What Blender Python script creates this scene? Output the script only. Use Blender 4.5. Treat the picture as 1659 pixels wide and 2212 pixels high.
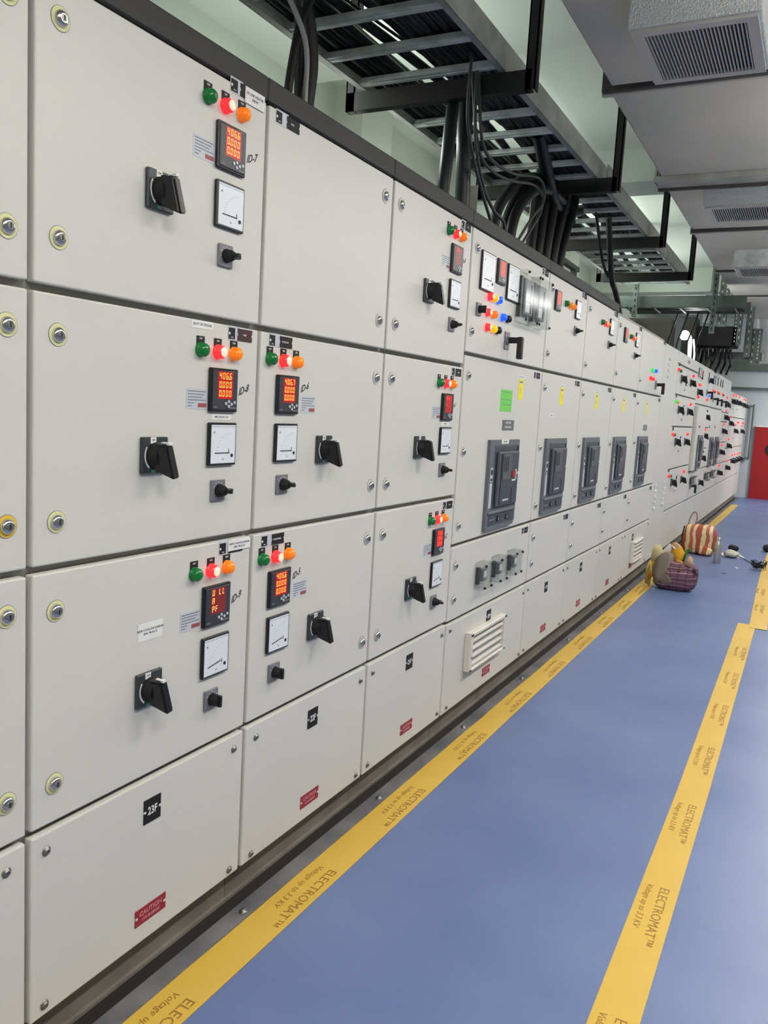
import bpy, bmesh, math, random
from mathutils import Vector, Matrix, noise
random.seed(7)
PI = math.pi
SC = bpy.context.scene
C = SC.collection
for o in list(bpy.data.objects): bpy.data.objects.remove(o)

# ------------------------------------------------------------------ camera
cam_d = bpy.data.cameras.new('camera'); cam = bpy.data.objects.new('camera', cam_d); C.objects.link(cam)
yaw, pitch, roll = math.radians(26.918), math.radians(7.164), math.radians(3.309)
fwd = Vector((-math.sin(yaw)*math.cos(pitch), math.cos(yaw)*math.cos(pitch), -math.sin(pitch)))
right = Vector((math.cos(yaw), math.sin(yaw), 0)); up = right.cross(fwd)
r2 = right*math.cos(roll) + up*math.sin(roll); u2 = -right*math.sin(roll) + up*math.cos(roll)
M3 = Matrix((r2, u2, -fwd)).transposed()
cam.matrix_world = Matrix.Translation((1.193, 0, 1.30)) @ M3.to_4x4()
cam_d.sensor_fit = 'HORIZONTAL'; cam_d.sensor_width = 36; cam_d.lens = 1804.6/1659*36
cam_d.clip_start = .02; cam_d.clip_end = 60
SC.camera = cam
# ------------------------------------------------------------------ view, world, lights
SC.view_settings.view_transform = 'Standard'; SC.view_settings.look = 'None'
SC.view_settings.gamma = 1; SC.view_settings.exposure = 0.0; SC.view_settings.use_curve_mapping = False
W = bpy.data.worlds.new('world'); SC.world = W; W.use_nodes = True
W.node_tree.nodes['Background'].inputs[0].default_value = (.85, .93, 1, 1)
W.node_tree.nodes['Background'].inputs[1].default_value = .05
AISLE_W, UP_W, REAR_W = 27.5, 25, 8
def area(loc, sx, sy, power, col, rot=(0, 0, 0)):
    l = bpy.data.lights.new('tube_or_fill_light', 'AREA'); l.shape = 'RECTANGLE'; l.size = sx; l.size_y = sy
    l.energy = power; l.color = col
    o = bpy.data.objects.new('tube_or_fill_light', l); C.objects.link(o); o.location = loc; o.rotation_euler = rot
    return o
COOL = (1.0, .98, .95)
# rows of tube lamps: hung in the aisle below the duct (light down and up); unseen fill lights added behind the cabinets
for i, y in enumerate((-1.6, .4, 2.4, 4.4, 6.4, 8.4, 10.4, 12.4, 14.6)):
    k = 1 if y < 8 else .8
    area((1.62, y, 2.47), .12, 1.3, AISLE_W*k, COOL, (0, 0, 0))
    area((1.62, y, 2.52), .12, 1.3, UP_W*k, COOL, (math.radians(180), 0, 0))
area((2.2, 15.2, 2.5), .12, 1.3, 90, COOL, (math.radians(35), 0, 0))  # added fill light, tilted to brighten the far wall
for y, k in ((1.0, .7), (3.6, 1.3), (5.6, .8), (8.2, 1.8), (10.5, 1.2), (14.0, .8)):
    area((-.98, y, 2.66), .14, 1.2, REAR_W*k, (.94, 1.0, .95), (0, math.radians(232), 0))  # added fill, no lamp here: brightens the ceiling between ladder and duct
    area((-.92, y, 2.30), .14, 1.2, REAR_W*k*.9, (.94, 1.0, .95), (0, math.radians(130), 0))  # added fill, no lamp here: brightens the wall behind the cabinets

# ------------------------------------------------------------------ materials
def lin(c):
    return tuple((v/255/12.92 if v/255 <= .04045 else ((v/255+.055)/1.055)**2.4) for v in c)
def mat(name, rgb, rough=.5, metal=0, emit=None, es=0, spec=.5, bump=None, vary=None, alpha=None):
    m = bpy.data.materials.new(name); m.use_nodes = True; nt = m.node_tree; p = nt.nodes['Principled BSDF']
    c = lin(rgb); p.inputs['Base Color'].default_value = (*c, 1)
    p.inputs['Roughness'].default_value = rough; p.inputs['Metallic'].default_value = metal
    p.inputs['Specular IOR Level'].default_value = spec
    if emit: p.inputs['Emission Color'].default_value = (*lin(emit), 1); p.inputs['Emission Strength'].default_value = es
    if bump or vary:
        tc = nt.nodes.new('ShaderNodeTexCoord'); n = nt.nodes.new('ShaderNodeTexNoise')
        n.inputs['Scale'].default_value = (bump or vary)[0]; n.inputs['Detail'].default_value = 5
        nt.links.new(tc.outputs['Object'], n.inputs['Vector'])
        if bump:
            b = nt.nodes.new('ShaderNodeBump'); b.inputs['Strength'].default_value = bump[1]; b.inputs['Distance'].default_value = bump[2]
            nt.links.new(n.outputs['Fac'], b.inputs['Height']); nt.links.new(b.outputs['Normal'], p.inputs['Normal'])
        if vary:
            n2 = nt.nodes.new('ShaderNodeTexNoise'); n2.inputs['Scale'].default_value = vary[0]; n2.inputs['Detail'].default_value = 6
            nt.links.new(tc.outputs['Object'], n2.inputs['Vector'])
            r = nt.nodes.new('ShaderNodeValToRGB'); r.color_ramp.elements[0].position = .35; r.color_ramp.elements[1].position = .65
            r.color_ramp.elements[0].color = (*lin(vary[1]), 1); r.color_ramp.elements[1].color = (*c, 1)
            nt.links.new(n2.outputs['Fac'], r.inputs[0]); nt.links.new(r.outputs[0], p.inputs['Base Color'])
    return m
def clear(name, tint, gloss):
    m = bpy.data.materials.new(name); m.use_nodes = True; nt = m.node_tree; nt.nodes.clear()
    o = nt.nodes.new('ShaderNodeOutputMaterial'); mx = nt.nodes.new('ShaderNodeMixShader')
    t = nt.nodes.new('ShaderNodeBsdfTransparent'); t.inputs[0].default_value = (*tint, 1)
    g = nt.nodes.new('ShaderNodeBsdfGlossy'); g.inputs['Roughness'].default_value = .12; g.inputs[0].default_value = (.8, .82, .82, 1)
    mx.inputs[0].default_value = gloss
    nt.links.new(t.outputs[0], mx.inputs[1]); nt.links.new(g.outputs[0], mx.inputs[2]); nt.links.new(mx.outputs[0], o.inputs[0])
    return m
PAINT = mat('panel_paint', (214, 212, 205), .42, spec=.4, bump=(900, .05, .0004), vary=(1.2, (209, 208, 202)))
FRAMEP = mat('frame_paint', (150, 148, 141), .55)
GASKET = mat('gasket', (70, 68, 64), .8)
BAND = mat('top_band', (36, 36, 37), .6, vary=(3, (31, 31, 33)))
PLINTH = mat('plinth_paint', (138, 130, 120), .55, vary=(4, (104, 98, 92)))
BLACK = mat('black_plastic', (24, 24, 27), .38)
BLACKM = mat('black_matte', (16, 15, 16), .7)
CABLE = mat('black_cable', (27, 28, 29), .48, vary=(6, (22, 23, 24)))
CONDUIT = mat('teal_conduit', (40, 52, 52), .35)
STEELBLK = mat('black_steel', (26, 25, 26), .5, vary=(5, (36, 34, 33)))
DKGREY = mat('dark_grey_plastic', (58, 57, 66), .4)
HPLATE = mat('handle_plate', (52, 58, 60), .4)
MIDGREY = mat('grey_plastic', (120, 119, 126), .45)
CHROME = mat('chrome', (205, 205, 205), .18, metal=1)
ZINC = mat('zinc', (140, 138, 134), .4, metal=.8)
GALV = mat('galvanised', (238, 242, 240), .5, metal=.1, vary=(14, (200, 208, 204)), bump=(60, .2, .002))
GALVD = mat('galvanised_aged', (192, 192, 182), .6, metal=.1, vary=(8, (166, 166, 156)))
GREENSTEEL = mat('green_grey_steel', (112, 124, 118), .55, metal=.2, vary=(6, (96, 106, 100)))
RINGY = mat('ring_cream', (222, 220, 165), .5)
RINGW = mat('ring_white', (205, 203, 192), .5)
RINGO = mat('ring_yellow', (222, 186, 70), .5)
WHITE = mat('white_sticker', (232, 232, 230), .5)
FACE = mat('meter_face', (228, 232, 238), .3)
SILVER = mat('silver_sticker', (196, 200, 208), .35)
INK = mat('ink', (30, 30, 34), .6)
INKG = mat('faint_ink', (120, 124, 132), .6)
REDST = mat('red_sticker', (150, 30, 48), .45)
REDSM = mat('small_red', (160, 80, 84), .5)
PINK = mat('pale_lettering', (215, 160, 165), .5)
GREENP = mat('green_paper', (112, 210, 84), .6)
YELP = mat('yellow_paper', (240, 226, 40), .6)
GREENK = mat('green_mark', (70, 150, 120), .5)
LGRN = mat('lamp_green', (14, 110, 50), .18, emit=(10, 120, 50), es=.12)
LGRNON = mat('lamp_green_lit', (30, 190, 80), .2, emit=(20, 220, 70), es=.8)
LRED = mat('lamp_red_lit', (255, 60, 60), .2, emit=(255, 26, 34), es=1.5)
LHOT = mat('lamp_core', (255, 150, 140), .3, emit=(255, 120, 100), es=3.2)
LORG = mat('lamp_amber', (240, 130, 20), .2, emit=(240, 120, 20), es=.35)
LYEL = mat('lamp_yellow_lit', (255, 180, 40), .2, emit=(255, 150, 14), es=1.0)
LBLU = mat('lamp_blue_lit', (40, 80, 255), .2, emit=(14, 76, 255), es=1.5)
LEDBG = mat('display_red', (150, 14, 12), .35, emit=(255, 10, 8), es=.26)
LEDDIM = mat('display_dim', (110, 40, 40), .4, emit=(200, 20, 20), es=.12)
LEDSEG = mat('display_segment', (255, 180, 90), .4, emit=(255, 140, 50), es=1.7)
LEDSEGR = mat('display_segment_red', (255, 70, 50), .4, emit=(255, 70, 46), es=1.3)
ACBG = mat('breaker_grey', (100, 105, 110), .45)
ACBD = mat('breaker_dark', (62, 66, 74), .4)
ACBM = mat('breaker_mid', (84, 90, 95), .45)
LOUV = mat('louvre_plastic', (222, 216, 208), .5)
LOUVD = mat('louvre_mesh', (172, 172, 170), .8, bump=(500, .4, .001))
CLEAR = clear('clear_cover', (.93, .94, .94), .045)
YTAPE = mat('yellow_border', (216, 178, 74), .42, vary=(2.5, (208, 170, 68)))
TXTB = mat('brown_lettering', (150, 108, 40), .6)
STRIPM = mat('metal_strip', (128, 128, 130), .5, metal=.15, vary=(5, (92, 92, 98)))
TRENCH = mat('trench_dark', (30, 27, 26), .8)
DUCT = mat('duct_skin', (206, 200, 188), .6, vary=(1.3, (192, 192, 180)))
SEAL = mat('duct_sealant', (84, 80, 78), .8)
FOIL = mat('foil_wrap', (222, 225, 226), .3, metal=.45, bump=(150, 1.0, .010))
GRILLE = mat('grille_metal', (188, 186, 182), .5)
GDARK = mat('grille_dark', (48, 42, 42), .9)
CEIL = mat('ceiling_paint', (196, 204, 194), .8, vary=(.7, (188, 196, 186)))
WALLP = mat('wall_paint', (186, 192, 180), .8, vary=(.6, (180, 186, 175)))
WALLR = mat('right_wall_paint', (128, 132, 126), .8)
WALLF = mat('far_wall_paint', (186, 192, 196), .7)
REDDOOR = mat('red_door_paint', (150, 8, 14), .45)
STEELB = mat('brushed_steel', (196, 190, 180), .26, metal=.6)
GLOW = mat('lamp_glow', (255, 255, 255), .4, emit=(245, 255, 255), es=14)
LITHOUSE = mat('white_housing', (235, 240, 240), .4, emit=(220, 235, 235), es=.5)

def floor_mat():
    m = bpy.data.materials.new('blue_mat'); m.use_nodes = True; nt = m.node_tree; p = nt.nodes['Principled BSDF']
    tc = nt.nodes.new('ShaderNodeTexCoord'); n = nt.nodes.new('ShaderNodeTexNoise'); n.inputs['Scale'].default_value = 1.6; n.inputs['Detail'].default_value = 8
    r = nt.nodes.new('ShaderNodeValToRGB'); r.color_ramp.elements[0].position = .3; r.color_ramp.elements[1].position = .75
    r.color_ramp.elements[0].color = (*lin((84, 104, 151)), 1); r.color_ramp.elements[1].color = (*lin((106, 125, 166)), 1)
    nt.links.new(tc.outputs['Object'], n.inputs['Vector']); nt.links.new(n.outputs['Fac'], r.inputs[0]); nt.links.new(r.outputs[0], p.inputs['Base Color'])
    p.inputs['Roughness'].default_value = .42; p.inputs['Specular IOR Level'].default_value = .7
    n2 = nt.nodes.new('ShaderNodeTexNoise'); n2.inputs['Scale'].default_value = 260
    b = nt.nodes.new('ShaderNodeBump'); b.inputs['Strength'].default_value = .12; b.inputs['Distance'].default_value = .002
    nt.links.new(tc.outputs['Object'], n2.inputs['Vector']); nt.links.new(n2.outputs['Fac'], b.inputs['Height']); nt.links.new(b.outputs[0], p.inputs['Normal'])
    return m
BLUE = floor_mat()
def stripe_mat(name, cols, scale, axis, rough=.6, check=None):
    """woven plastic bag cloth: bands of colour along one object axis, optional cross lines"""
    m = bpy.data.materials.new(name); m.use_nodes = True; nt = m.node_tree; p = nt.nodes['Principled BSDF']
    tc = nt.nodes.new('ShaderNodeTexCoord'); sp = nt.nodes.new('ShaderNodeSeparateXYZ'); nz = nt.nodes.new('ShaderNodeTexNoise'); nz.inputs['Scale'].default_value = 9; nt.links.new(tc.outputs['Object'], nz.inputs['Vector'])
    vm = nt.nodes.new('ShaderNodeVectorMath'); vm.operation = 'MULTIPLY_ADD'; vm.inputs[1].default_value = (.05, .05, .05); nt.links.new(nz.outputs['Color'], vm.inputs[0]); nt.links.new(tc.outputs['Object'], vm.inputs[2]); nt.links.new(vm.outputs[0], sp.inputs[0])
    def band(ax, sc, ramp):
        mu = nt.nodes.new('ShaderNodeMath'); mu.operation = 'MULTIPLY'; mu.inputs[1].default_value = sc; nt.links.new(sp.outputs[ax], mu.inputs[0])
        fr = nt.nodes.new('ShaderNodeMath'); fr.operation = 'FRACT'; nt.links.new(mu.outputs[0], fr.inputs[0])
        r = nt.nodes.new('ShaderNodeValToRGB'); r.color_ramp.interpolation = 'CONSTANT'
        els = r.color_ramp.elements
        while len(els) < len(ramp): els.new(.5)
        for e, (pp, cc) in zip(els, ramp): e.position = pp; e.color = (*lin(cc), 1)
        nt.links.new(fr.outputs[0], r.inputs[0]); return r
    r1 = band(axis, scale, cols); out = r1.outputs[0]
    if check:
        r2_ = band(check[0], check[1], check[2]); mx = nt.nodes.new('ShaderNodeMix'); mx.data_type = 'RGBA'; mx.blend_type = 'MULTIPLY'; mx.inputs[0].default_value = check[3]
        nt.links.new(out, mx.inputs[6]); nt.links.new(r2_.outputs[0], mx.inputs[7]); out = mx.outputs[2]
    nt.links.new(out, p.inputs['Base Color']); p.inputs['Roughness'].default_value = rough
    return m

# ------------------------------------------------------------------ mesh builder
class MB:
    def __init__(s): s.v = []; s.f = []; s.mi = []; s.sm = []; s.mats = []
    def mid(s, m):
        if m not in s.mats: s.mats.append(m)
        return s.mats.index(m)
    def add(s, vs, fs, m, smooth=False):
        b = len(s.v); s.v += [tuple(v) for v in vs]; k = s.mid(m)
        for f in fs: s.f.append([b+i for i in f]); s.mi.append(k); s.sm.append(smooth)
    def box(s, a, b, m, R=None, piv=None):
        x0, y0, z0 = a; x1, y1, z1 = b
        vs = [Vector(q) for q in ((x0,y0,z0),(x1,y0,z0),(x1,y1,z0),(x0,y1,z0),(x0,y0,z1),(x1,y0,z1),(x1,y1,z1),(x0,y1,z1))]
        if R is not None:
            pv = Vector(piv) if piv else sum(vs, Vector())/8
            vs = [R @ (v-pv) + pv for v in vs]
        s.add(vs, [(0,3,2,1),(4,5,6,7),(0,1,5,4),(1,2,6,5),(2,3,7,6),(3,0,4,7)], m)
    def bbox(s, a, b, m, bev=.003, seg=1):
        bm = bmesh.new(); bmesh.ops.create_cube(bm, size=1)
        for v in bm.verts: v.co = Vector(((a[0]+b[0])/2+v.co.x*(b[0]-a[0]), (a[1]+b[1])/2+v.co.y*(b[1]-a[1]), (a[2]+b[2])/2+v.co.z*(b[2]-a[2])))
        bmesh.ops.bevel(bm, geom=bm.edges[:], offset=bev, segments=seg, affect='EDGES', profile=.5)
        s.frombm(bm, m); bm.free()
    def frombm(s, bm, m, smooth=False, X=None):
        bm.verts.ensure_lookup_table(); bm.verts.index_update()
        s.add([(X @ v.co if X else v.co) for v in bm.verts], [[v.index for v in f.verts] for f in bm.faces], m, smooth)
    def cyl(s, p0, p1, r0, m, r1=None, n=20, caps=True, smooth=True):
        p0 = Vector(p0); p1 = Vector(p1); r1 = r0 if r1 is None else r1; d = (p1-p0).normalized()
        a = d.orthogonal().normalized(); b = d.cross(a); vs = []
        for p, r in ((p0, r0), (p1, r1)):
            for i in range(n): t = 2*PI*i/n; vs.append(p+(a*math.cos(t)+b*math.sin(t))*r)
        s.add(vs, [(i, (i+1) % n, n+(i+1) % n, n+i) for i in range(n)], m, smooth)
        if caps: s.add(vs, [list(range(n))[::-1], list(range(n, 2*n))], m)
    def lathe(s, prof, m, axis='X', n=24, o=(0,0,0)):
        """prof: (along, radius)"""
        vs = []
        for t_, r in prof:
            for i in range(n):
                a = 2*PI*i/n; c, q = r*math.cos(a), r*math.sin(a)
                vs.append((o[0]+t_, o[1]+c, o[2]+q) if axis == 'X' else (o[0]+c, o[1]+q, o[2]+t_))
        k = len(prof)
        s.add(vs, [(j*n+i, j*n+(i+1) % n, (j+1)*n+(i+1) % n, (j+1)*n+i) for j in range(k-1) for i in range(n)], m, True)
        s.add([vs[(k-1)*n+i] for i in range(n)], [list(range(n))], m)
    def tube(s, pts, r, m, n=10, sub=6):
        pts = [Vector(p) for p in pts]; P = []
        if len(pts) > 2 and sub > 1:
            for i in range(len(pts)-1):
                p0 = pts[max(i-1, 0)]; p1 = pts[i]; p2 = pts[i+1]; p3 = pts[min(i+2, len(pts)-1)]
                for k in range(sub):
                    t = k/sub
                    P.append(.5*((2*p1)+(-p0+p2)*t+(2*p0-5*p1+4*p2-p3)*t*t+(-p0+3*p1-3*p2+p3)*t**3))
            P.append(pts[-1])
        else: P = pts
        d = (P[1]-P[0]).normalized(); a = d.orthogonal().normalized(); vs = []
        for i, p in enumerate(P):
            d = (P[min(i+1, len(P)-1)]-P[max(i-1, 0)]).normalized()
            a = (a-d*a.dot(d)).normalized(); b = d.cross(a)
            for k in range(n): t = 2*PI*k/n; vs.append(p+(a*math.cos(t)+b*math.sin(t))*r)
        L = len(P)
        s.add(vs, [(i*n+k, i*n+(k+1) % n, (i+1)*n+(k+1) % n, (i+1)*n+k) for i in range(L-1) for k in range(n)], m, True)
        s.add(vs, [list(range(n))[::-1], [(L-1)*n+k for k in range(n)]], m)
    def prism(s, poly, x0, x1, m):
        """poly in (y, z), counter-clockwise seen from +x"""
        n = len(poly); vs = [(x0, y, z) for y, z in poly]+[(x1, y, z) for y, z in poly]
        s.add(vs, [list(range(n))[::-1], list(range(n, 2*n))]+[(i, (i+1) % n, n+(i+1) % n, n+i) for i in range(n)], m)
    def text(s, txt, size, m, loc, kind='wall', align='CENTER', sx=1.0, ext=.0002, shear=0, bold=0):
        vs, fs = text_geo(txt, size, align, ext, shear, bold)
        out = []
        for x, y, z in vs:
            x *= sx
            if kind == 'wall': out.append((loc[0]+z, loc[1]+x, loc[2]+y))
            else: out.append((loc[0]+y, loc[1]-x, loc[2]+z))
        s.add(out, fs, m)
    def mesh(s, name):
        me = bpy.data.meshes.new(name); me.from_pydata(s.v, [], s.f); me.update()
        for m in s.mats: me.materials.append(m)
        me.polygons.foreach_set('material_index', s.mi); me.polygons.foreach_set('use_smooth', s.sm)
        return me
    def build(s, name, parent=None, loc=(0,0,0)):
        return place(s.mesh(name), name, parent, loc)
_tc = {}
def text_geo(txt, size, align, ext, shear, bold):
    key = (txt, size, align, ext, shear, bold)
    if key in _tc: return _tc[key]
    cu = bpy.data.curves.new('lettering', 'FONT'); cu.body = txt; cu.size = size; cu.extrude = ext; cu.resolution_u = 2
    cu.align_x = align; cu.align_y = 'CENTER'; cu.shear = shear; cu.offset = bold
    o = bpy.data.objects.new('lettering', cu); C.objects.link(o)
    dg = bpy.context.evaluated_depsgraph_get(); dg.update()
    me = bpy.data.meshes.new_from_object(o.evaluated_get(dg))
    r = ([tuple(v.co) for v in me.vertices], [list(p.vertices) for p in me.polygons])
    bpy.data.objects.remove(o); bpy.data.curves.remove(cu); bpy.data.meshes.remove(me)
    _tc[key] = r; return r
def place(me, name, parent=None, loc=(0,0,0), rot=None):
    o = bpy.data.objects.new(name, me); C.objects.link(o); o.location = loc
    if rot: o.rotation_euler = rot
    if parent: o.parent = parent
    return o
def tag(o, label=None, cat=None, group=None, kind=None):
    if label: o['label'] = label
    if cat: o['category'] = cat
    if group: o['group'] = group
    if kind: o['kind'] = kind
    return o
def thing(name, loc, label, cat, group=None):
    o = bpy.data.objects.new(name, None); C.objects.link(o); o.location = loc; o.empty_display_size = .1
    return tag(o, label, cat, group)
def struct(o): o['kind'] = 'structure'; return o

# ------------------------------------------------------------------ the room
m = MB(); m.box((-1.75, -3.2, -.08), (3.6, 17.2, 0), BLUE); struct(m.build('floor'))
m = MB(); m.box((-1.9, -3.2, 3.3), (3.6, 17.2, 3.4), CEIL); struct(m.build('ceiling'))
m = MB(); m.box((-1.9, -3.2, -.08), (-1.75, 17.2, 3.3), WALLP); struct(m.build('wall_left'))
m = MB(); m.box((3.5, -3.2, 0), (3.6, 17.2, 3.3), WALLR); struct(m.build('wall_right'))
m = MB(); m.box((-1.75, -3.2, 0), (3.5, -3.1, 3.3), WALLP); struct(m.build('wall_back'))
m = MB(); m.box((-1.75, 17.0, 0), (3.5, 17.2, 3.3), WALLF); struct(m.build('wall_far'))
n_ = 1
for (a, b, mt) in (((-1.75, 6.55, 3.06), (3.5, 6.95, 3.3), CEIL), ((-1.75, 11.6, 3.0), (3.5, 11.9, 3.3), CEIL), ((-1.75, 2.3, 3.2), (3.5, 4.47, 3.3), CEIL),
                   ((-1.75, 4.79, 0), (-1.55, 5.2, 3.3), WALLP), ((-1.75, 9.6, 0), (-1.5, 10.0, 3.3), WALLP)):
    q = MB(); q.box(a, b, mt); struct(q.build('trim_%d' % n_)); n_ += 1
# floor edging: dark gap and bolted metal strip along the cabinets
q = MB(); q.box((-.75, -3.1, .0), (.0, 16.7, .004), TRENCH); struct(q.build('trim_%d' % n_)); n_ += 1
q = MB(); q.box((.0, -3.1, .0), (.048, 16.7, .006), STRIPM); st = struct(q.build('trim_%d' % n_)); n_ += 1
q = MB(); q.lathe([(0, .011), (.003, .011), (.0031, .007), (.009, .007), (.0095, .005)], ZINC, 'Z', 6, (0, 0, 0)); me = q.mesh('bolt')
for y in (.9, 1.63, 2.375, 3.126, 3.9, 4.77, 5.6, 6.5, 7.6, 8.7): place(me, 'bolt', st, (.030, y, .006))
# red door in the far wall
q = MB(); q.box((.18, 16.95, 0), (1.5, 17.0, 1.33), REDDOOR); q.box((.18, 16.94, 1.33), (1.5, 17.0, 1.345), GALV)
dr = struct(q.build('door_1'))
q = MB(); q.cyl((.52, 16.93, .93), (.52, 16.95, .93), .13, BLACKM, n=20); q.build('door_plate', dr)

# insulating mat borders with lettering
def border(name, pts, label, texts, dz=0):
    """pts: (x_left, x_right, y)"""
    q = MB(); n = len(pts); vs = []
    for xl, xr, y in pts: vs += [(xl, y, 0.0005), (xr, y, 0.0005), (xl, y, .0022), (xr, y, .0022)]
    fs = []
    for i in range(n-1):
        b = 4*i; fs += [(b+2, b+3, b+7, b+6), (b, b+2, b+6, b+4), (b+3, b+1, b+5, b+7), (b+1, b, b+4, b+5)]
    fs += [(0, 1, 3, 2), (4*n-4, 4*n-2, 4*n-1, 4*n-3)]
    q.add(vs, fs, YTAPE); o = q.build(name, None, (0, 0, dz)); tag(o, label, 'floor tape')
    for x, y in texts:
        t = MB(); t.text('ELECTROMAT™', .037, TXTB, (x+.022, y, .0025), 'floor', 'LEFT', 1.12)
        t.text('Voltage up to 3.3 KV', .025, TXTB, (x-.017, y+.002, .0025), 'floor', 'LEFT', 1.08, shear=.25)
        t.build('lettering', o)
    return o
rnd = random.Random(3)
pts = [(.047+rnd.uniform(-.003, .003), .152+rnd.uniform(-.0015, .0015), -3+.35*i) for i in range(53)]
border('floor_border_tape', pts, 'long yellow border tape beside the metal strip at the cabinet foot', [(.100, 1.925+.602*k) for k in range(-2, 16)])
border('floor_border_tape', [(.888, .992, -3), (.888, .990, 3.1), (.862, .972, 5.98)], 'yellow border tape down the aisle, nearer piece running to the bottom right of the view', [(.930, 1.762+.592*k) for k in range(-2, 7)])
border('floor_border_tape', [(.935, 1.045, 5.88), (.895, 1.0, 7.4), (.872, .975, 8.6), (.86, .96, 11.5), (.85, .95, 15.5)], 'yellow border tape down the aisle, farther piece starting at the overlap step', [(.955, 6.7), (.925, 7.4)], .0019)

# ------------------------------------------------------------------ door furniture (face plane x = 0, looking along -x)
def seg7(q, ch, y, z, h, m, x):
    """one seven-segment character, (y, z) = lower left"""
    w = h*.5; t = h*.105
    S = {'a': ((t, h-t), (w-t*.2, h)), 'g': ((t*.6, h/2-t/2), (w-t*.2, h/2+t/2)), 'd': ((t*.2, 0), (w-t, t)),
         'f': ((t*.1, h/2+t*.4), (t*1.1, h-t*.3)), 'b': ((w-t*.8, h/2+t*.4), (w+t*.2, h-t*.3)),
         'e': ((-t*.2, t*.4), (t*.8, h/2-t*.4)), 'c': ((w-t*1.1, t*.4), (w-t*.1, h/2-t*.4))}
    D = {'0': 'abcdef', '1': 'bc', '4': 'fgbc', '6': 'acdefg', '7': 'abc', '3': 'abgcd', '8': 'abcdefg', '5': 'afgcd', 'U': 'fbcde', 'L': 'fed', 'R': 'abcefg',
         'P': 'abefg', 'F': 'aefg', 'r': 'eg', 'S': 'afgcd', 'c': 'ged', ' ': ''}
    for k in D[ch]:
        (a0, b0), (a1, b1) = S[k]; q.box((x-.0004, y+a0, z+b0), (x, y+a1, z+b1), m)
def digital_meter(rows, lit=LEDBG, seg=LEDSEG, id_=None):
    q = MB(); q.bbox((0, -.048, -.048), (.009, .048, .048), BLACK, .002); q.bbox((.008, -.044, -.044), (.011, .044, .044), DKGREY, .002)
    x = .0112; q.box((.008, -.026, -.019), (x, .026, .041), lit)
    for i, r in enumerate(rows):
        z = .0245-.0192*i; y = -.0215
        for ch in r:
            if ch == '.': q.box((x, y-.0032, z), (x+.0004, y-.0014, z+.0018), seg); continue
            seg7(q, ch, y, z, .0140, seg, x+.0004); y += .0118
    for (y, z) in ((.003, -.029), (.013, -.0245), (.013, -.035), (.023, -.030), (.034, -.026)): q.cyl((.011, y, z), (.0125, y, z), .0036, SILVER, n=12)
    for y in (-.035,): q.box((.011, y-.004, -.039), (.0113, y+.008, -.036), INKG)
    q.box((.011, .018, -.040), (.0113, .040, -.037), INKG); q.box((.011, .012, .0425), (.0113, .038, .0435), INKG)
    return q.mesh('digital_meter')
def ammeter(needle, w=.048):
    q = MB(); q.bbox((0, -w, -w), (.009, w, w), BLACK, .002); q.box((.008, -w+.005, -w+.005), (.0096, w-.005, w-.005), FACE)
    s = w/.048
    pts = [(-.03, -.02), (.022, -.02)] if needle == 0 else [(-.03, -.024), (.016, -.016)]
    (a0, b0), (a1, b1) = pts; L = math.hypot(a1-a0, b1-b0); ny, nz = -(b1-b0)/L*.0011*s, (a1-a0)/L*.0011*s
    q.prism([((a0)*s+ny*-1, b0*s-nz), (a1*s-ny, b1*s-nz), (a1*s+ny, b1*s+nz), (a0*s+ny, b0*s+nz)], .0096, .0102, INK)
    q.prism([(.019*s, -.021*s), (.0205*s, -.021*s), (.0205*s, -.011*s), (.019*s, -.011*s)], .0096, .0102, INK)
    for t in range(9):
        a = math.radians(90+10*t); y, z = .024+.046*math.cos(a), -.022+.046*math.sin(a)
        q.box((.0096, s*y-.0012*s, s*z-.0012*s), (.0099, s*y+.0012*s, s*z+.0012*s), SILVER)
    q.text('A', .009*s, INK, (.0097, -.033*s, .026*s)); q.text('BE', .0055*s, INKG, (.0097, .0, -.034*s))
    q.cyl((.0096, .031*s, -.026*s), (.0106, .031*s, -.026*s), .0042*s, INK, n=14)
    q.box((.0096, -.043*s, .038*s), (.0098, .043*s, .041*s), SILVER)
    return q.mesh('ammeter')
def lamp(lens, core=False, tag_=True):
    q = MB(); q.lathe([(0, .0162), (.004, .0162), (.0055, .0145)], mat_cache_ring(lens), 'X', 24)
    prof = [(.004, .0145), (.010, .0148)]+[(.010+.013*math.sin(a), .0148*math.cos(a)+.0004) for a in [math.radians(15*k) for k in range(1, 6)]]
    q.lathe(prof, lens, 'X', 24)
    if core: q.lathe([(.0102+.0132*math.sin(a), .0150*math.cos(a)+.0004) for a in [math.radians(15*k) for k in range(3, 6)]], LHOT, 'X', 24)
    if tag_:
        q.box((0, -.013, .004), (.0012, .013, .029), BLACKM); q.text(tag_ if isinstance(tag_, str) else 'ON', .006, WHITE, (.0014, 0, .0235))
    return q.mesh('indicator_lamp')
_rc = {}
def mat_cache_ring(lens): return lens
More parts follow.
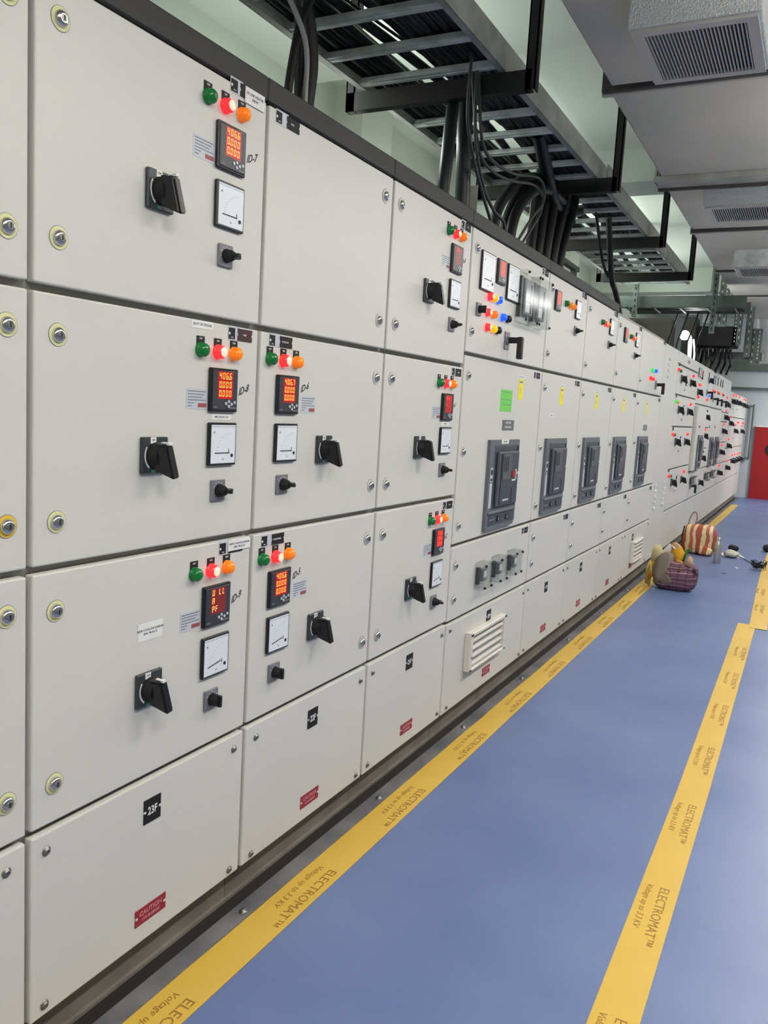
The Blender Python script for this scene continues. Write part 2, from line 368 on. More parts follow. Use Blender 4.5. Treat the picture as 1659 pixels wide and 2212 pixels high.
def rotary_handle(ang=10):
    q = MB(); q.bbox((0, -.037, -.037), (.009, .037, .037), HPLATE, .002)
    q.box((.0085, -.015, .024), (.0094, .001, .0368), WHITE); q.text('OFF', .0055, INK, (.0096, -.007, .031), sx=.9)
    q.box((.0085, -.011, -.035), (.0094, .001, -.029), GREENK)
    for t in range(10):
        a = math.radians(150+9*t); y, z = .030*math.cos(a), .030*math.sin(a); q.box((.009, y-.0016, z-.0025), (.0094, y+.0016, z+.0025), WHITE)
    q.lathe([(.009, .0265), (.016, .0265), (.02, .024), (.030, .021)], BLACKM, 'X', 28)
    # tapered lever standing proud of the hub
    bm = bmesh.new(); bmesh.ops.create_cube(bm, size=1)
    for v in bm.verts:
        up_ = v.co.z > 0; out = v.co.x > 0
        x = .060 if out else .018; hw = (.0105 if out else .0185)*(1.0 if not up_ else .95)
        z = (.024 if out else .028) if up_ else (-.046 if out else -.028)
        if out and up_: x = .050
        v.co = Vector((x, math.copysign(hw, v.co.y), z))
    bmesh.ops.bevel(bm, geom=bm.edges[:], offset=.004, segments=2, affect='EDGES')
    q.frombm(bm, BLACK, False, Matrix.Rotation(math.radians(ang), 4, 'X')); bm.free()
    R = Matrix.Rotation(math.radians(ang), 3, 'X')
    q.box((.044, -.004, .024), (.052, .004, .029), WHITE, R, (0, 0, 0)); q.box((.030, -.003, .0262), (.046, .003, .0285), WHITE, R, (0, 0, 0))
    return q.mesh('rotary_handle')
def selector(style=0):
    q = MB(); q.bbox((0, -.024, -.024), (.006, .024, .024), MIDGREY, .0015)
    for t in range(5):
        a = math.radians(30+30*t); q.box((.006, .019*math.cos(a)-.001, .019*math.sin(a)-.001), (.0063, .019*math.cos(a)+.001, .019*math.sin(a)+.001), WHITE)
    q.lathe([(.006, .015), (.011, .0145), (.022, .0135 if style else .0115), (.028, .0115 if style else .008)], BLACKM, 'X', 20)
    if style: q.bbox((.02, -.004, -.014), (.034, .004, .014), BLACK, .001)
    else:
        q.bbox((.014, -.004, -.0045), (.028, .026, .0045), BLACK, .0015); q.bbox((.022, -.0045, -.0045), (.044, .0045, .0045), BLACK, .0015)
    return q.mesh('selector_switch')
def latch(ring):
    q = MB(); q.lathe([(0, .0205), (.0008, .0205)], INKG, 'X', 28); q.lathe([(.0005, .0196), (.0012, .0196)], ring, 'X', 28)
    q.lathe([(.001, .0135), (.004, .0135), (.0075, .0115), (.0095, .0085), (.0098, .0070)], CHROME, 'X', 28)
    q.lathe([(.0095, .0058), (.0103, .0058)], ZINC, 'X', 16); q.box((.0100, -.0012, -.0042), (.0106, .0012, .0042), BLACKM)
    return q.mesh('latch')
def screw():
    q = MB(); q.lathe([(0, .0095), (.0015, .0095), (.0016, .0062), (.0055, .0056), (.006, .004)], ZINC, 'X', 16); q.box((.0058, -.004, -.0008), (.0062, .004, .0008), BLACKM)
    return q.mesh('screw')
def notched(w, h, m, q, x1=.0018, y=0, z=0, nr=.0035):
    P = [(y-w, z-h), (y+w, z-h), (y+w, z-nr), (y+w-nr, z), (y+w, z+nr), (y+w, z+h), (y-w, z+h), (y-w, z+nr), (y-w+nr, z), (y-w, z-nr)]
    q.prism(P, 0, x1, m)
def nameplate(txt, w=.030, red=False):
    q = MB(); q.box((0, -w-.001-.013, -.015), (.0008, .0, .017), SILVER)
    q.box((.0006, -w-.012, -.012), (.0019, -w+.010, .0125), BLACKM); q.cyl((.0019, -w-.010, 0), (.0022, -w-.010, 0), .003, WHITE, n=10)
    q.text('POWER', .005, WHITE, (.0020, -w-.001, .0145), sx=.8); q.text('MCC', .0042, WHITE, (.0021, -w, -.0085))
    notched(.027, .0135, BLACKM if not red else mat('maroon_plate_%d' % len(bpy.data.materials), (60, 16, 30), .5), q, .0019, .017 if w < .035 else .020, 0)
    q.text(txt, .0062, WHITE, (.0021, .016, 0), sx=.85)
    return q.mesh('nameplate')
def numplate(txt):
    q = MB(); notched(.026, .027, BLACKM, q, .0018); q.text(txt, .025, WHITE, (.0020, 0, -.001), sx=.78, bold=.0005)
    for s in (-1, 1): q.cyl((.0016, s*.0225, 0), (.0022, s*.0225, 0), .003, WHITE, n=10)
    return q.mesh('number_plate')
def caution():
    q = MB(); notched(.0475, .0185, REDST, q, .0018, nr=.004)
    q.text('CAUTION', .0155, PINK, (.0020, 0, .0055), sx=1.0); q.text('LIVE BUSBARS', .0095, PINK, (.0020, 0, -.0085), sx=.95)
    for s in (-1, 1): q.cyl((.0014, s*.043, 0), (.0022, s*.043, 0), .003, WHITE, n=10)
    return q.mesh('caution_plate')
def label(lines, w, h, size, m=WHITE, ink=INK):
    q = MB(); q.box((0, -w, -h), (.0008, w, h), m); n = len(lines)
    for i, t in enumerate(lines): q.text(t, size, ink, (.001, 0, (n-1)/2*size*1.15-i*size*1.15))
    return q.mesh('paper_label')
def cal_sticker():
    q = MB(); q.box((0, -.034, -.022), (.0007, .034, .022), SILVER)
    for i in range(6):
        z = .016-.0062*i; q.box((.0007, -.030, z-.0011), (.0009, .030-.006*(i % 3)-(.034 if i > 3 else 0), z+.0011), INKG)
    q.box((.0007, .004, -.018), (.001, .032, -.009), REDSM)
    return q.mesh('calibration_sticker')
def scrawl(t):
    q = MB(); q.text(t, .024, INK, (.0004, -.004, 0), shear=.3, sx=.85, bold=.0003)
    # handwriting climbs to the right
    q.v = [(x, y, z+.32*y) for x, y, z in q.v]
    return q.mesh('marker_writing')
LAT1, LATW, LATO, SCR, CAU = latch(RINGY), latch(RINGW), latch(RINGO), screw(), caution()
LG, LR, LO = lamp(LGRN, tag_='OFF'), lamp(LRED, True, tag_='ON'), lamp(LORG, tag_='TRIP')
LGo, LRo, LOo, LBo, LYo, LRn = lamp(LGRNON, tag_=False), lamp(LRED, True, False), lamp(LORG, tag_=False), lamp(LBLU, tag_=False), lamp(LYEL, tag_=False), lamp(LRED, False, False)
LK = lamp(BLACK, tag_=False); LGx = lamp(LGRN, tag_=False)
HND, SEL0, SEL1, AM0, AM1, CALS = rotary_handle(), selector(0), selector(1), ammeter(0), ammeter(1), cal_sticker()
HND2 = rotary_handle(30)
D4066 = digital_meter(['406.6', '0.000', '0.000']); D4067 = digital_meter(['406.7', '0.000', '0.000'])
DULL = digital_meter(['U LL', 'R', 'PF'], LEDDIM); DSIC = digital_meter(['S1c'], LEDDIM, LEDSEGR); DRED = digital_meter(['406.5', '0.000', '0.000'], LEDBG, LEDSEGR)
def acb(flag=True):
    q = MB(); w, t, b = .187, .190, -.190
    q.prism([(-w, b), (w-.02, b), (w, b+.02), (w, t), (-w, t)], 0, .014, ACBG)
    q.bbox((.010, -.135, -.105), (.016, .178, .170), ACBM, .002); q.box((.0155, -.128, -.098), (.0165, .171, .162), ACBD)
    q.bbox((.016, -.110, -.092), (.030, .150, .140), ACBM, .004); q.box((.0155, .152, -.098), (.018, .171, .162), BLACKM)
    q.bbox((.029, -.088, -.086), (.034, .128, .134), ACBD, .003)
    q.bbox((.033, -.080, .020), (.038, .030, .130), ACBM, .003)
    for k in range(3): q.box((.038, -.070+.022*k, .055), (.0385, -.060+.022*k, .120), BLACKM)
    if flag: q.box((.034, .040, .030), (.040, .085, .055), REDST)
    
    if flag: q.box((.034, .092, .02), (.0375, .100, .062), WHITE); q.box((.034, .05, .012), (.0365, .098, .018), WHITE)
    q.box((.034, .112, .040), (.0395, .124, .050), WHITE)
    q.box((.034, -.055, -.070), (.0352, .020, -.062), SILVER); q.box((.034, .055, -.088), (.0352, .058, -.02), BLACKM)
    for y in (-.04, 0, .04): q.box((.034, y, -.005), (.0352, y+.006, .003), INKG)
    q.box((.0145, -.172, -.095), (.0165, -.145, .010), SILVER); q.box((.0145, -.172, .015), (.0165, -.145, .075), SILVER)
    q.box((.0165, -.168, .020), (.0170, -.150, .030), BLACKM); q.box((.0165, -.168, .045), (.0170, -.150, .066), BLACKM)
    q.bbox((.010, -.172, -.122), (.020, .176, -.112), ACBG, .002)
    q.box((.014, -.16, -.172), (.0148, .168, -.126), ACBD)
    for y in (-.05, .06): q.bbox((.0145, y, -.160), (.019, y+.032, -.135), BLACKM, .002); q.box((.019, y+.010, -.156), (.0195, y+.014, -.139), WHITE)
    q.box((.0145, -.15, -.150), (.0152, -.075, -.145), INKG)
    return q.mesh('circuit_breaker')
ACB, ACBN = acb(), acb(False)
def louvre():
    q = MB(); w, h = .222, .082
    for a, b in (((0, -w, -h), (.030, w, -h+.012)), ((0, -w, h-.016), (.030, w, h)), ((0, -w, -h), (.030, -w+.028, h)), ((0, w-.028, -h), (.030, w, h))): q.bbox(a, b, LOUV, .003)
    q.box((0, -w+.02, -h+.01), (.012, w-.02, h-.01), LOUVD)
    R = Matrix.Rotation(math.radians(14), 3, 'Y')
    for k in range(4):
        z = -h+.024+.033*k; q.box((.010, -w+.02, z-.0035), (.024, w-.02, z+.0035), LOUV, R)
    q.cyl((.03, -w+.014, -.02), (.032, -w+.014, -.02), .005, ZINC, n=12)
    return q.mesh('louvre_vent')
LOUVRE = louvre()
def clear_box(w, h, d, relay=True):
    """polycarbonate cover with relay inside, outer shell is a real box"""
    q = MB(); t = .003
    if relay:
        q.bbox((0, -w+.012, -h+.02), (d*.35, -w+.034, h-.02), BLACK, .002); q.bbox((0, -w+.044, -h+.030), (d*.55, w-.018, h-.03), MIDGREY, .002)
        q.box((d*.55, -w+.05, -.01), (d*.57, w-.024, .018), WHITE); q.box((d*.55, -w+.052, -h+.035), (d*.58, -w+.06, -.02), BLACKM)
    return q
CLB = clear_box(.052, .056, .042); 
def add_shell(q, w, h, d):
    q.box((0, -w, -h), (d, w, -h+.003), CLEAR); q.box((0, -w, h-.003), (d, w, h), CLEAR); q.box((0, -w, -h+.003), (d, -w+.003, h-.003), CLEAR)
    q.box((0, w-.003, -h+.003), (d, w, h-.003), CLEAR); q.box((d-.003, -w+.003, -h+.003), (d, w-.003, h-.003), CLEAR)
    for s in (-1, 1):
        q.cyl((d, s*(w-.012), -h+.010), (d+.008, s*(w-.012), -h+.010), .0055, BLACK, n=12); q.cyl((d, s*(w-.012), h-.010), (d+.008, s*(w-.012), h-.010), .0055, BLACK, n=12)
add_shell(CLB, .052, .056, .042); CLS = CLB.mesh('clear_cover')
q = clear_box(.092, .108, .045, False)
q.bbox((0, -.08, -.085), (.018, -.06, .085), BLACK, .002); q.bbox((0, -.045, -.07), (.022, .08, .08), MIDGREY, .003); q.box((.022, -.03, -.06), (.024, .03, -.02), WHITE); q.box((.022, .04, -.06), (.024, .05, .06), BLACKM)
add_shell(q, .092, .108, .045); CLL = q.mesh('clear_cover')
def pistol():
    q = MB(); q.bbox((0, -.026, -.036), (.006, .026, .036), MIDGREY, .0015); q.lathe([(.006, .017), (.014, .015)], ZINC, 'X', 20)
    q.cyl((.012, 0, .002), (.06, 0, .002), .013, BLACKM, r1=.012); q.bbox((.05, -.012, -.075), (.074, .014, .016), BLACK, .005, 2)
    return q.mesh('pistol_handle')
PIST = pistol()
GREYPL = mat('grey_plate', (98, 104, 104), .5)
def greyplate(l1, l2):
    q = MB(); notched(.075, .022, GREYPL, q, .0018); q.text(l1, .015, WHITE, (.002, 0, .010)); q.text(l2, .013, WHITE, (.002, 0, -.009), sx=.9); return q.mesh('designation_plate')
def yellownote():
    q = MB(); q.box((0, -.031, -.052), (.0008, .031, .040), YELP); q.box((0, -.029, .040), (.0008, .029, .056), WHITE)
    for k in range(2): q.box((.0008, -.024, .044+.005*k), (.001, .024, .046+.005*k), INKG)
    q.box((.0008, -.02, .022), (.001, .02, .030), INKG); q.prism([(-.006, -.022), (.004, -.010), (-.001, -.010), (.006, .004), (-.003, -.006), (.001, -.006)], .0008, .001, INK)
    return q.mesh('yellow_note')
def greennote():
    q = MB(); q.box((0, -.074, -.046), (.0008, .074, .046), GREENP)
    for z in (.036, .004, -.018): q.box((.0008, -.06, z-.0014), (.001, .06, z+.0014), INKG)
    return q.mesh('green_note')
YN, GN = yellownote(), greennote()

# ------------------------------------------------------------------ cabinets
def door(cab, y0, y1, z0, z1, gap=(.006, .007), th=.020, mt=PAINT):
    q = MB(); q.bbox((-.020, y0+gap[0]-cab.location.y, z0+gap[1]), (th-.020, y1-gap[0]-cab.location.y, z1-gap[1]), mt, .0035, 2)
    return q.build('door', cab)
def put(d, cab, me, y, z, x=0.0, lab=None):
    o = place(me, me.name.split('.')[0], d, (x, y-cab.location.y, z))
    if lab: o['label'] = lab
    return o
def cabinet(y0, y1, label, top=2.03, band=True, plinth=True):
    cab = thing('switchgear_cabinet', (0, y0, 0), label, 'electrical cabinet', None)
    w = y1-y0; zt = 1.98 if band else top
    q = MB(); q.box((-.78, 0, .10), (-.0215, w, zt), FRAMEP); q.build('carcass', cab)
    if band:
        q = MB(); q.bbox((-.80, .0005, 1.976), (-.0005, w-.0005, top), BAND, .004); o = q.build('top_channel', cab); o['label'] = 'dark grey steel channel on top'
    q = MB(); q.box((-.76, .001, .004), (-.045, w-.001, .100), PLINTH); q.box((-.046, .001, .088), (-.038, w-.001, .0995), PLINTH); q.box((-.046, .001, .004), (-.036, w-.001, .012), PLINTH)
    o = q.build('plinth', cab); o['label'] = 'brown-grey base channel'
    return cab
R = [.10, .485, .978, 1.468, 1.978]
R4 = [.10, .478, .784, 1.516, 1.978]
WID, HID = .12, .1
def feeder(cab, d, y, z, dig, sel=SEL0, am=AM0, hy=None, sty=None, left=False):
    """y, z = centre of the digital meter"""
    for me, dy in ((LG, -.077), (LR, -.019), (LO, .038)): put(d, cab, me, y+dy, z+.083)
    put(d, cab, dig, y, z); put(d, cab, am, y+.001, z-.120); put(d, cab, sel, y-.006, z-.225)
    put(d, cab, HND, y+(hy if hy is not None else -.216), z-.140)
    put(d, cab, CALS, y+(sty if sty is not None else -.084), z-.022)
# leftmost cabinet
c = cabinet(.20, .998, 'large beige switchgear cabinet cut by the left edge of the view')
for i in range(4):
    d = door(c, .20, .998, R[i], R[i+1])
    if i: 
        put(d, c, LATO if i == 2 else LAT1, .951, R[i]+.086); put(d, c, LAT1, .951, R[i+1]-.07)
    else:
        for yy, zz in ((.25, .442), (.951, .442), (.951, .128), (.25, .128)): put(d, c, SCR, yy, zz)
# 23F
c = cabinet(.998, 1.648, 'beige switchgear cabinet with the plate 23F, three feeder doors and meters ID-7, ID-8 and ID-9')
d = door(c, .998, 1.648, *R[0:2])
put(d, c, numplate('23F'), 1.320, .406); put(d, c, CAU, 1.322, .170)
for yy, zz in ((1.038, .442), (1.605, .442), (1.036, .130), (1.603, .126)): put(d, c, SCR, yy, zz)
for i, (dig, sel, am, t) in enumerate(((DULL, SEL1, AM1, 'ID-9'), (D4066, SEL0, AM0, 'ID-8'), (D4066, SEL0, AM0, 'ID-7'))):
    d = door(c, .998, 1.648, R[i+1], R[i+2]); zc = (.825, 1.316, 1.832)[i]
    put(d, c, LAT1, 1.055, (.568, 1.062, 1.556)[i]); put(d, c, LAT1, 1.055, (.898, 1.392, 1.910)[i])
    feeder(c, d, 1.512, zc, dig, sel, am); put(d, c, scrawl(t), 1.596, zc+.004)
    if i == 0:
        put(d, c, nameplate('SPARE'), 1.565, .953); put(d, c, label(['NEW COOLOUS DURON', '(INC 90.0.6.T)'], .043, .012, .0068), 1.595, .956, .0021, 'white paper label')
        put(d, c, label(['NEW COOLOUS DURON', '(INC 90.0.6.T)'], .036, .0185, .0068), 1.302, .808)
    if i == 1:
        put(d, c, nameplate('PUMP', red=True), 1.572, 1.444); put(d, c, label(['(OUT OF STOCK)'], .036, .0085, .0078), 1.440, 1.452); put(d, c, label(['MK2 STOCK 114'], .034, .006, .0066), 1.514, 1.256)
    if i == 2:
        put(d, c, nameplate('HEATER'), 1.552, 1.966); put(d, c, label(['IN LINE HEATER', '50KW'], .036, .017, .0085), 1.594, 1.962, .0021, 'white paper label')
# 22F
c = cabinet(1.648, 2.294, 'beige switchgear cabinet with the plate 22F and a blank top door')
d = door(c, 1.648, 2.294, *R[0:2])
put(d, c, numplate('22F'), 1.973, .407); put(d, c, CAU, 1.976, .165)
for yy, zz in ((1.697, .442), (2.253, .440), (1.695, .125), (2.255, .126)): put(d, c, SCR, yy, zz)
for i, (dig, sel, am, t, ny) in enumerate(((D4066, SEL1, AM1, 'ID-5', 'TRANSFORMER'), (D4067, SEL0, AM0, 'ID-6', 'DG BUS FDR'))):
    d = door(c, 1.648, 2.294, R[i+1], R[i+2]); zc = (.823, 1.316)[i]
    feeder(c, d, 1.768, zc, dig, sel, am, hy=.188, sty=.105); put(d, c, scrawl(t), 1.857, zc+.022)
    put(d, c, nameplate(ny, .038), 1.738, zc+.128); put(d, c, LATW, 2.244, R[i+2]-.083); put(d, c, LATW, 2.247, R[i+1]+.081)
d = door(c, 1.648, 2.294, R[3], R[4]); put(d, c, nameplate('SPARE', .038), 1.730, 1.955); put(d, c, LATW, 2.241, 1.910); put(d, c, LATW, 2.242, 1.554)
# 21F
c = cabinet(2.294, 2.936, 'beige switchgear cabinet with the plate 21F, left of the first breaker cabinet')
d = door(c, 2.294, 2.936, *R[0:2])
put(d, c, numplate('21F'), 2.614, .412); put(d, c, CAU, 2.622, .168)
for yy, zz in ((2.334, .445), (2.898, .445), (2.333, .132), (2.900, .131)): put(d, c, SCR, yy, zz)
for i, (dig, am, t) in enumerate(((DRED, AM1, 'ID-2'), (digital_meter(['UrL', 'L'], LEDBG, LEDSEGR), AM0, 'ID-1'), (DSIC, AM0, 'ID-4'))):
    d = door(c, 2.294, 2.936, R[i+1], R[i+2]); zc = (.823, 1.312, 1.828)[i]
    feeder(c, d, 2.792, zc, dig, SEL0, am); put(d, c, scrawl(t), 2.868, zc+.006)
    put(d, c, nameplate('SPARE'), 2.868, zc+.128); put(d, c, LATW, 2.347, (.896, 1.388, 1.910)[i]); put(d, c, LATW, 2.350, (.566, 1.058, 1.555)[i])
    if i == 1: put(d, c, label(['RF MIX'], .034, .0075, .007), 2.795, 1.252)
# incomer and coupler cabinets with air circuit breakers
def acbcab(y0, y1, label_, plates=True, inst=1, note=True, grey=None, extra=None, gapw=.006):
    c = cabinet(y0, y1, label_, band=y0 < 5.4, top=2.03 if y0 < 5.4 else 1.99)
    w = y1-y0; top = R4[4] if y0 < 5.4 else 1.972
    lx = y0+.050
    d2 = door(c, y0, y1, R4[2], R4[3]); put(d2, c, ACB if inst == 0 else ACBN, y0+.505 if inst == 0 else y0+.31 if w < .79 else y0+.33 if y0 < 6 else y0+.36, 1.0)
    for z in (1.436, 1.146, .860): put(d2, c, LATW, lx, z)
    put(d2, c, nameplate('ACB', .034), y1-.085, 1.486)
    return c, d2, top
c, d2, top = acbcab(2.936, 3.935, 'wide beige breaker cabinet with a green note and three clear relay covers', inst=0)
put(d2, c, GN, 3.441, 1.356); put(d2, c, YN, 3.625, 1.418); put(d2, c, greyplate('INCOMER', 'TRANSFORMER-1'), 3.488, 1.252)
put(d2, c, label(['INCOMER'], .045, .009, .010), 3.43, 1.182, .0142)
d = door(c, 2.936, 3.935, R4[3], top)
put(d, c, LATW, 2.990, 1.905); put(d, c, LATW, 2.987, 1.600); put(d, c, nameplate('INCOMER', .034), 3.858, 1.957)
AMB = ammeter(0, .072); put(d, c, AMB, 3.104, 1.836); put(d, c, DRED, 3.256, 1.861); put(d, c, AMB, 3.404, 1.838)
put(d, c, CLL, 3.560, 1.800); put(d, c, CLL, 3.748, 1.800)
for me, y, z in ((LRo, 3.148, 1.75), (LYo, 3.198, 1.75), (LBo, 3.248, 1.75), (LRo, 3.134, 1.688), (LOo, 3.205, 1.688), (LBo, 3.312, 1.69), (LK, 3.372, 1.69), (LRo, 3.142, 1.632), (LYo, 3.210, 1.632), (LK, 3.26, 1.632)): put(d, c, me, y, z)
put(d, c, SEL1, 3.04, 1.688); put(d, c, PIST, 3.385, 1.603)
d = door(c, 2.936, 3.935, R4[1], R4[2])
for y in (3.26, 3.455, 3.66): put(d, c, CLS, y, .626)
put(d, c, LATW, 2.988, .703); put(d, c, LATW, 2.990, .568); put(d, c, nameplate('RELAY', .034), 3.850, .752)
d = door(c, 2.936, 3.935, R4[0], R4[1]); put(d, c, numplate('20F'), 3.42, .417); put(d, c, LOUVRE, 3.37, .315); put(d, c, CAU, 3.437, .165)
for yy, zz in ((2.980, .445), (3.905, .436), (2.992, .128), (3.902, .126)): put(d, c, SCR, yy, zz)
specs = [(3.935, 4.68, 'beige breaker cabinet with a white label left of its yellow note, second breaker from left'),
         (4.68, 5.485, 'beige breaker cabinet whose top door has no red digital display, third breaker from the left'),
         (5.485, 6.305, 'beige breaker cabinet with a pink-lit digital display on top, fourth breaker from the left'),
         (6.305, 7.365, 'beige breaker cabinet with small grey plate over the breaker, last of five breaker doors')]
for k, (y0, y1, lb) in enumerate(specs):
    c, d2, top = acbcab(y0, y1, lb, inst=k+1)
    put(d2, c, YN, y0+(.365, .40, .39, .445)[k], 1.412)
    if k == 0: put(d2, c, label(['ACB-2'], .032, .008, .010), y0+.215, 1.304)
    if k == 3: put(d2, c, greyplate('BUS', 'COUPLER'), y0+.45, 1.255)
    d = door(c, y0, y1, R4[3], top)
    if k < 3:
        if k != 1: put(d, c, DRED, y0+(.148, 0, .238)[k], 1.862)
        base = y0+(.300, .36, .40)[k]
        put(d, c, LGx, base, 1.868); put(d, c, LOo if k == 0 else LRo, base+.07, 1.868); put(d, c, LOo, base+.135, 1.868)
        put(d, c, AM0, y0+(.535, .61, .63)[k], 1.866); put(d, c, SEL0, y0+(.52, .58, .60)[k], 1.756)
        put(d, c, LATW, y0+.052, 1.906); put(d, c, LATW, y0+.05, 1.600)
    else:
        put(d, c, LGo, 6.80, 1.70); put(d, c, LBo, 6.96, 1.705); put(d, c, LRn, 6.76, 1.638); put(d, c, LRn, 6.87, 1.638); put(d, c, PIST, 7.04, 1.60); put(d, c, LATW, 6.36, 1.603)
    put(d, c, nameplate('ACB', .034), y1-.085, 1.955)
    d = door(c, y0, y1, R4[1], R4[2]); put(d, c, LATW, y0+.054, .700); put(d, c, LATW, y0+.058, .569); put(d, c, nameplate('CT', .034), y1-.09, .750)
    d = door(c, y0, y1, R4[0], R4[1], gap=(.004 if k % 2 == 0 else .003, .007))
    put(d, c, numplate('%dF' % (19-k)), y0+.37, .398); put(d, c, CAU, y0+.375, .172)
    if k == 3: put(d, c, LOUVRE, 6.84, .28)
    for yy, zz in ((y0+.045, .44), (y1-.045, .44), (y0+.045, .128), (y1-.045, .128)): put(d, c, SCR, yy, zz)
# vented cable chamber
def cabfar(y0, y1, lb, top): return cabinet(y0, y1, lb, band=False, top=top)
c = cabfar(7.365, 8.12, 'narrow blank beige cabinet with rows of white vent studs, beside the last breaker door', 1.97)
d = door(c, 7.365, 8.12, .10, 1.968, gap=(.003, .006))
q = MB(); q.bbox((0, -.030, -.009), (.010, .030, .009), WHITE, .002); VS = q.mesh('vent_stud')
for z in (1.85, 1.80, 1.75, 1.70): put(d, c, VS, 7.62, z)
for yy in (7.53, 7.98):
    for z in (.76, .71, .66, .61, .56): put(d, c, VS, yy, z)
# far feeder cabinets: rows of small doors
SHND = rotary_handle(-10)
def rowdoors(c, y0, y1, zs, th=.02, gy=.006): return [door(c, y0, y1, zs[i], zs[i+1], gap=(gy, .007), th=th) for i in range(len(zs)-1)]
c = cabfar(8.12, 9.58, 'wide beige feeder cabinet right of the studded one, four rows of paired black handles', 1.97)
ds = rowdoors(c, 8.12, 9.58, [.10, .475, .868, 1.272, 1.57, 1.848, 1.968])
put(ds[5], c, nameplate('FEEDER', .05), 8.8, 1.91)
for di, zl, on in ((4, 1.795, 'r'), (3, 1.505, 'g'), (2, 1.20, 'r'), (1, .81, 'r')):
    d = ds[di]
    put(d, c, LRn if on == 'r' else LGo, 8.15 if di == 4 else 8.17, zl); put(d, c, LGx if on == 'r' else LOo, 8.28, zl-.005)
    put(d, c, HND, 8.41, zl-.07); put(d, c, AM0, 8.76, zl-.07); put(d, c, HND2, 9.06, zl-.075); put(d, c, LRn, 9.17, zl)
    put(d, c, nameplate('F', .03), 8.20, zl+.05); put(d, c, LATW, 8.66, zl-.16)
c = cabfar(9.58, 10.42, 'beige cabinet with a proud door and tall grey breaker, first beyond the paired handles', 1.97)
ds = rowdoors(c, 9.58, 10.42, [.10, .473, .785, 1.526, 1.968], th=.02)
d = ds[2]; q = MB(); q.bbox((0, 9.585-9.58, .80), (.036, .80, 1.505), PAINT, .002); o = q.build('front_plate', d); 
put(d, c, ACBN, 9.98, 1.0, .036, None); put(d, c, nameplate('ACB', .03), 9.85, 1.28, .036)
put(ds[3], c, AM0, 9.66, 1.862); put(ds[3], c, AM0, 9.80, 1.862); put(ds[3], c, DRED, 9.94, 1.85); put(ds[3], c, LRo, 9.72, 1.735); put(ds[3], c, LRn, 9.80, 1.735); put(ds[3], c, HND, 9.70, 1.655); put(ds[3], c, LRn, 9.72, 1.60)
put(ds[1], c, CLS, 9.80, .68); put(ds[1], c, CLS, 9.93, .68); put(ds[1], c, PIST, 9.83, .62)
c = cabfar(10.42, 11.05, 'beige feeder cabinet between two tall grey breakers, three stacked handles', 1.97)
ds = rowdoors(c, 10.42, 11.05, [.10, .473, .785, 1.022, 1.273, 1.526, 1.968])
for i, z in ((4, 1.40), (3, 1.178), (2, .916)): put(ds[i], c, HND, 10.64, z); put(ds[i], c, LRn if i == 3 else LGx, 10.66, z+.07)
put(ds[5], c, AM0, 10.60, 1.87); put(ds[5], c, HND, 10.63, 1.90-.07, .0); put(ds[5], c, PIST, 10.5, 1.68); put(ds[5], c, LBo, 10.72, 1.65); put(ds[5], c, LRn, 10.55, 1.60)
put(ds[1], c, HND, 10.65, .62); put(ds[1], c, label(['RELAY'], .03, .012, .012), 10.6, .73)
c = cabfar(11.05, 12.42, 'beige cabinet with two slim grey breakers side by side under a meter row', 1.97)
ds = rowdoors(c, 11.05, 12.42, [.10, .473, .785, 1.522, 1.968])
put(ds[2], c, ACBN, 11.5, .965); put(ds[2], c, ACBN, 12.14, .965); put(ds[2], c, nameplate('A', .03), 11.15, 1.283); put(ds[2], c, nameplate('B', .03), 11.78, 1.284)
for y in (11.01+.12, 11.30, 11.60, 11.94, 12.2): put(ds[3], c, AM0, y, 1.865)
for y in (11.2, 11.7, 12.3): put(ds[3], c, PIST, y, 1.63); put(ds[3], c, LRn, y-.1, 1.73); put(ds[3], c, LGx, y+.05, 1.72)
for y in (11.15, 11.3, 11.8, 11.95): put(ds[1], c, CLS, y, .665)
# lower feeder cabinets at the far end
farspec = [(12.42, 13.45, 'beige feeder cabinet at the start of the lower far group, handles at four heights'), (13.45, 14.6, 'beige feeder cabinet in the lower far group, second from where the row steps down'),
           (14.6, 15.6, 'beige feeder cabinet in the lower far group, last but one before the end wall'), (15.6, 16.7, 'beige feeder cabinet at the far end next to the end wall pipes')]
for k, (y0, y1, lb) in enumerate(farspec):
    c = cabfar(y0, y1, lb, 1.97 if k == 0 else 1.83)
    zs = [.10, .48, .774, 1.072, 1.365, 1.498, 1.968] if k == 0 else [.10, .48, .773, .973, 1.45, 1.828]
    ds = rowdoors(c, y0, y1, zs)
    if k == 0:
        H = [(4, 12.87+.1, 1.434), (5, 12.9, 1.62), (3, 12.85, 1.24), (2, 12.80, .945), (1, 12.80, .65)]
    elif k == 1: H = [(4, 13.85, 1.69), (3, 13.80, 1.36), (3, 13.80, 1.02), (1, 13.95, .68), (4, 14.3, 1.70)]
    elif k == 2: H = [(4, 14.95, 1.70), (3, 14.65+.1, 1.245), (1, 14.75, .755), (1, 15.2, .757)]
    else: H = [(4, 15.9, 1.695), (4, 16.35, 1.695), (3, 16.1, 1.24), (1, 15.75, .757), (1, 16.3, .759)]
    for di, y, z in H:
        di = min(di, len(ds)-1); put(ds[di], c, HND, y-.08, z); put(ds[di], c, HND2, y+.14, z-.01)
        put(ds[di], c, LRn, y+.0, z+.09); put(ds[di], c, LATW, max(y-.2, y0+.03), z-.12)
    if k >= 2: put(ds[3], c, LRn, y0+.5, 1.38); put(ds[3], c, LRn, y0+.7, 1.38)

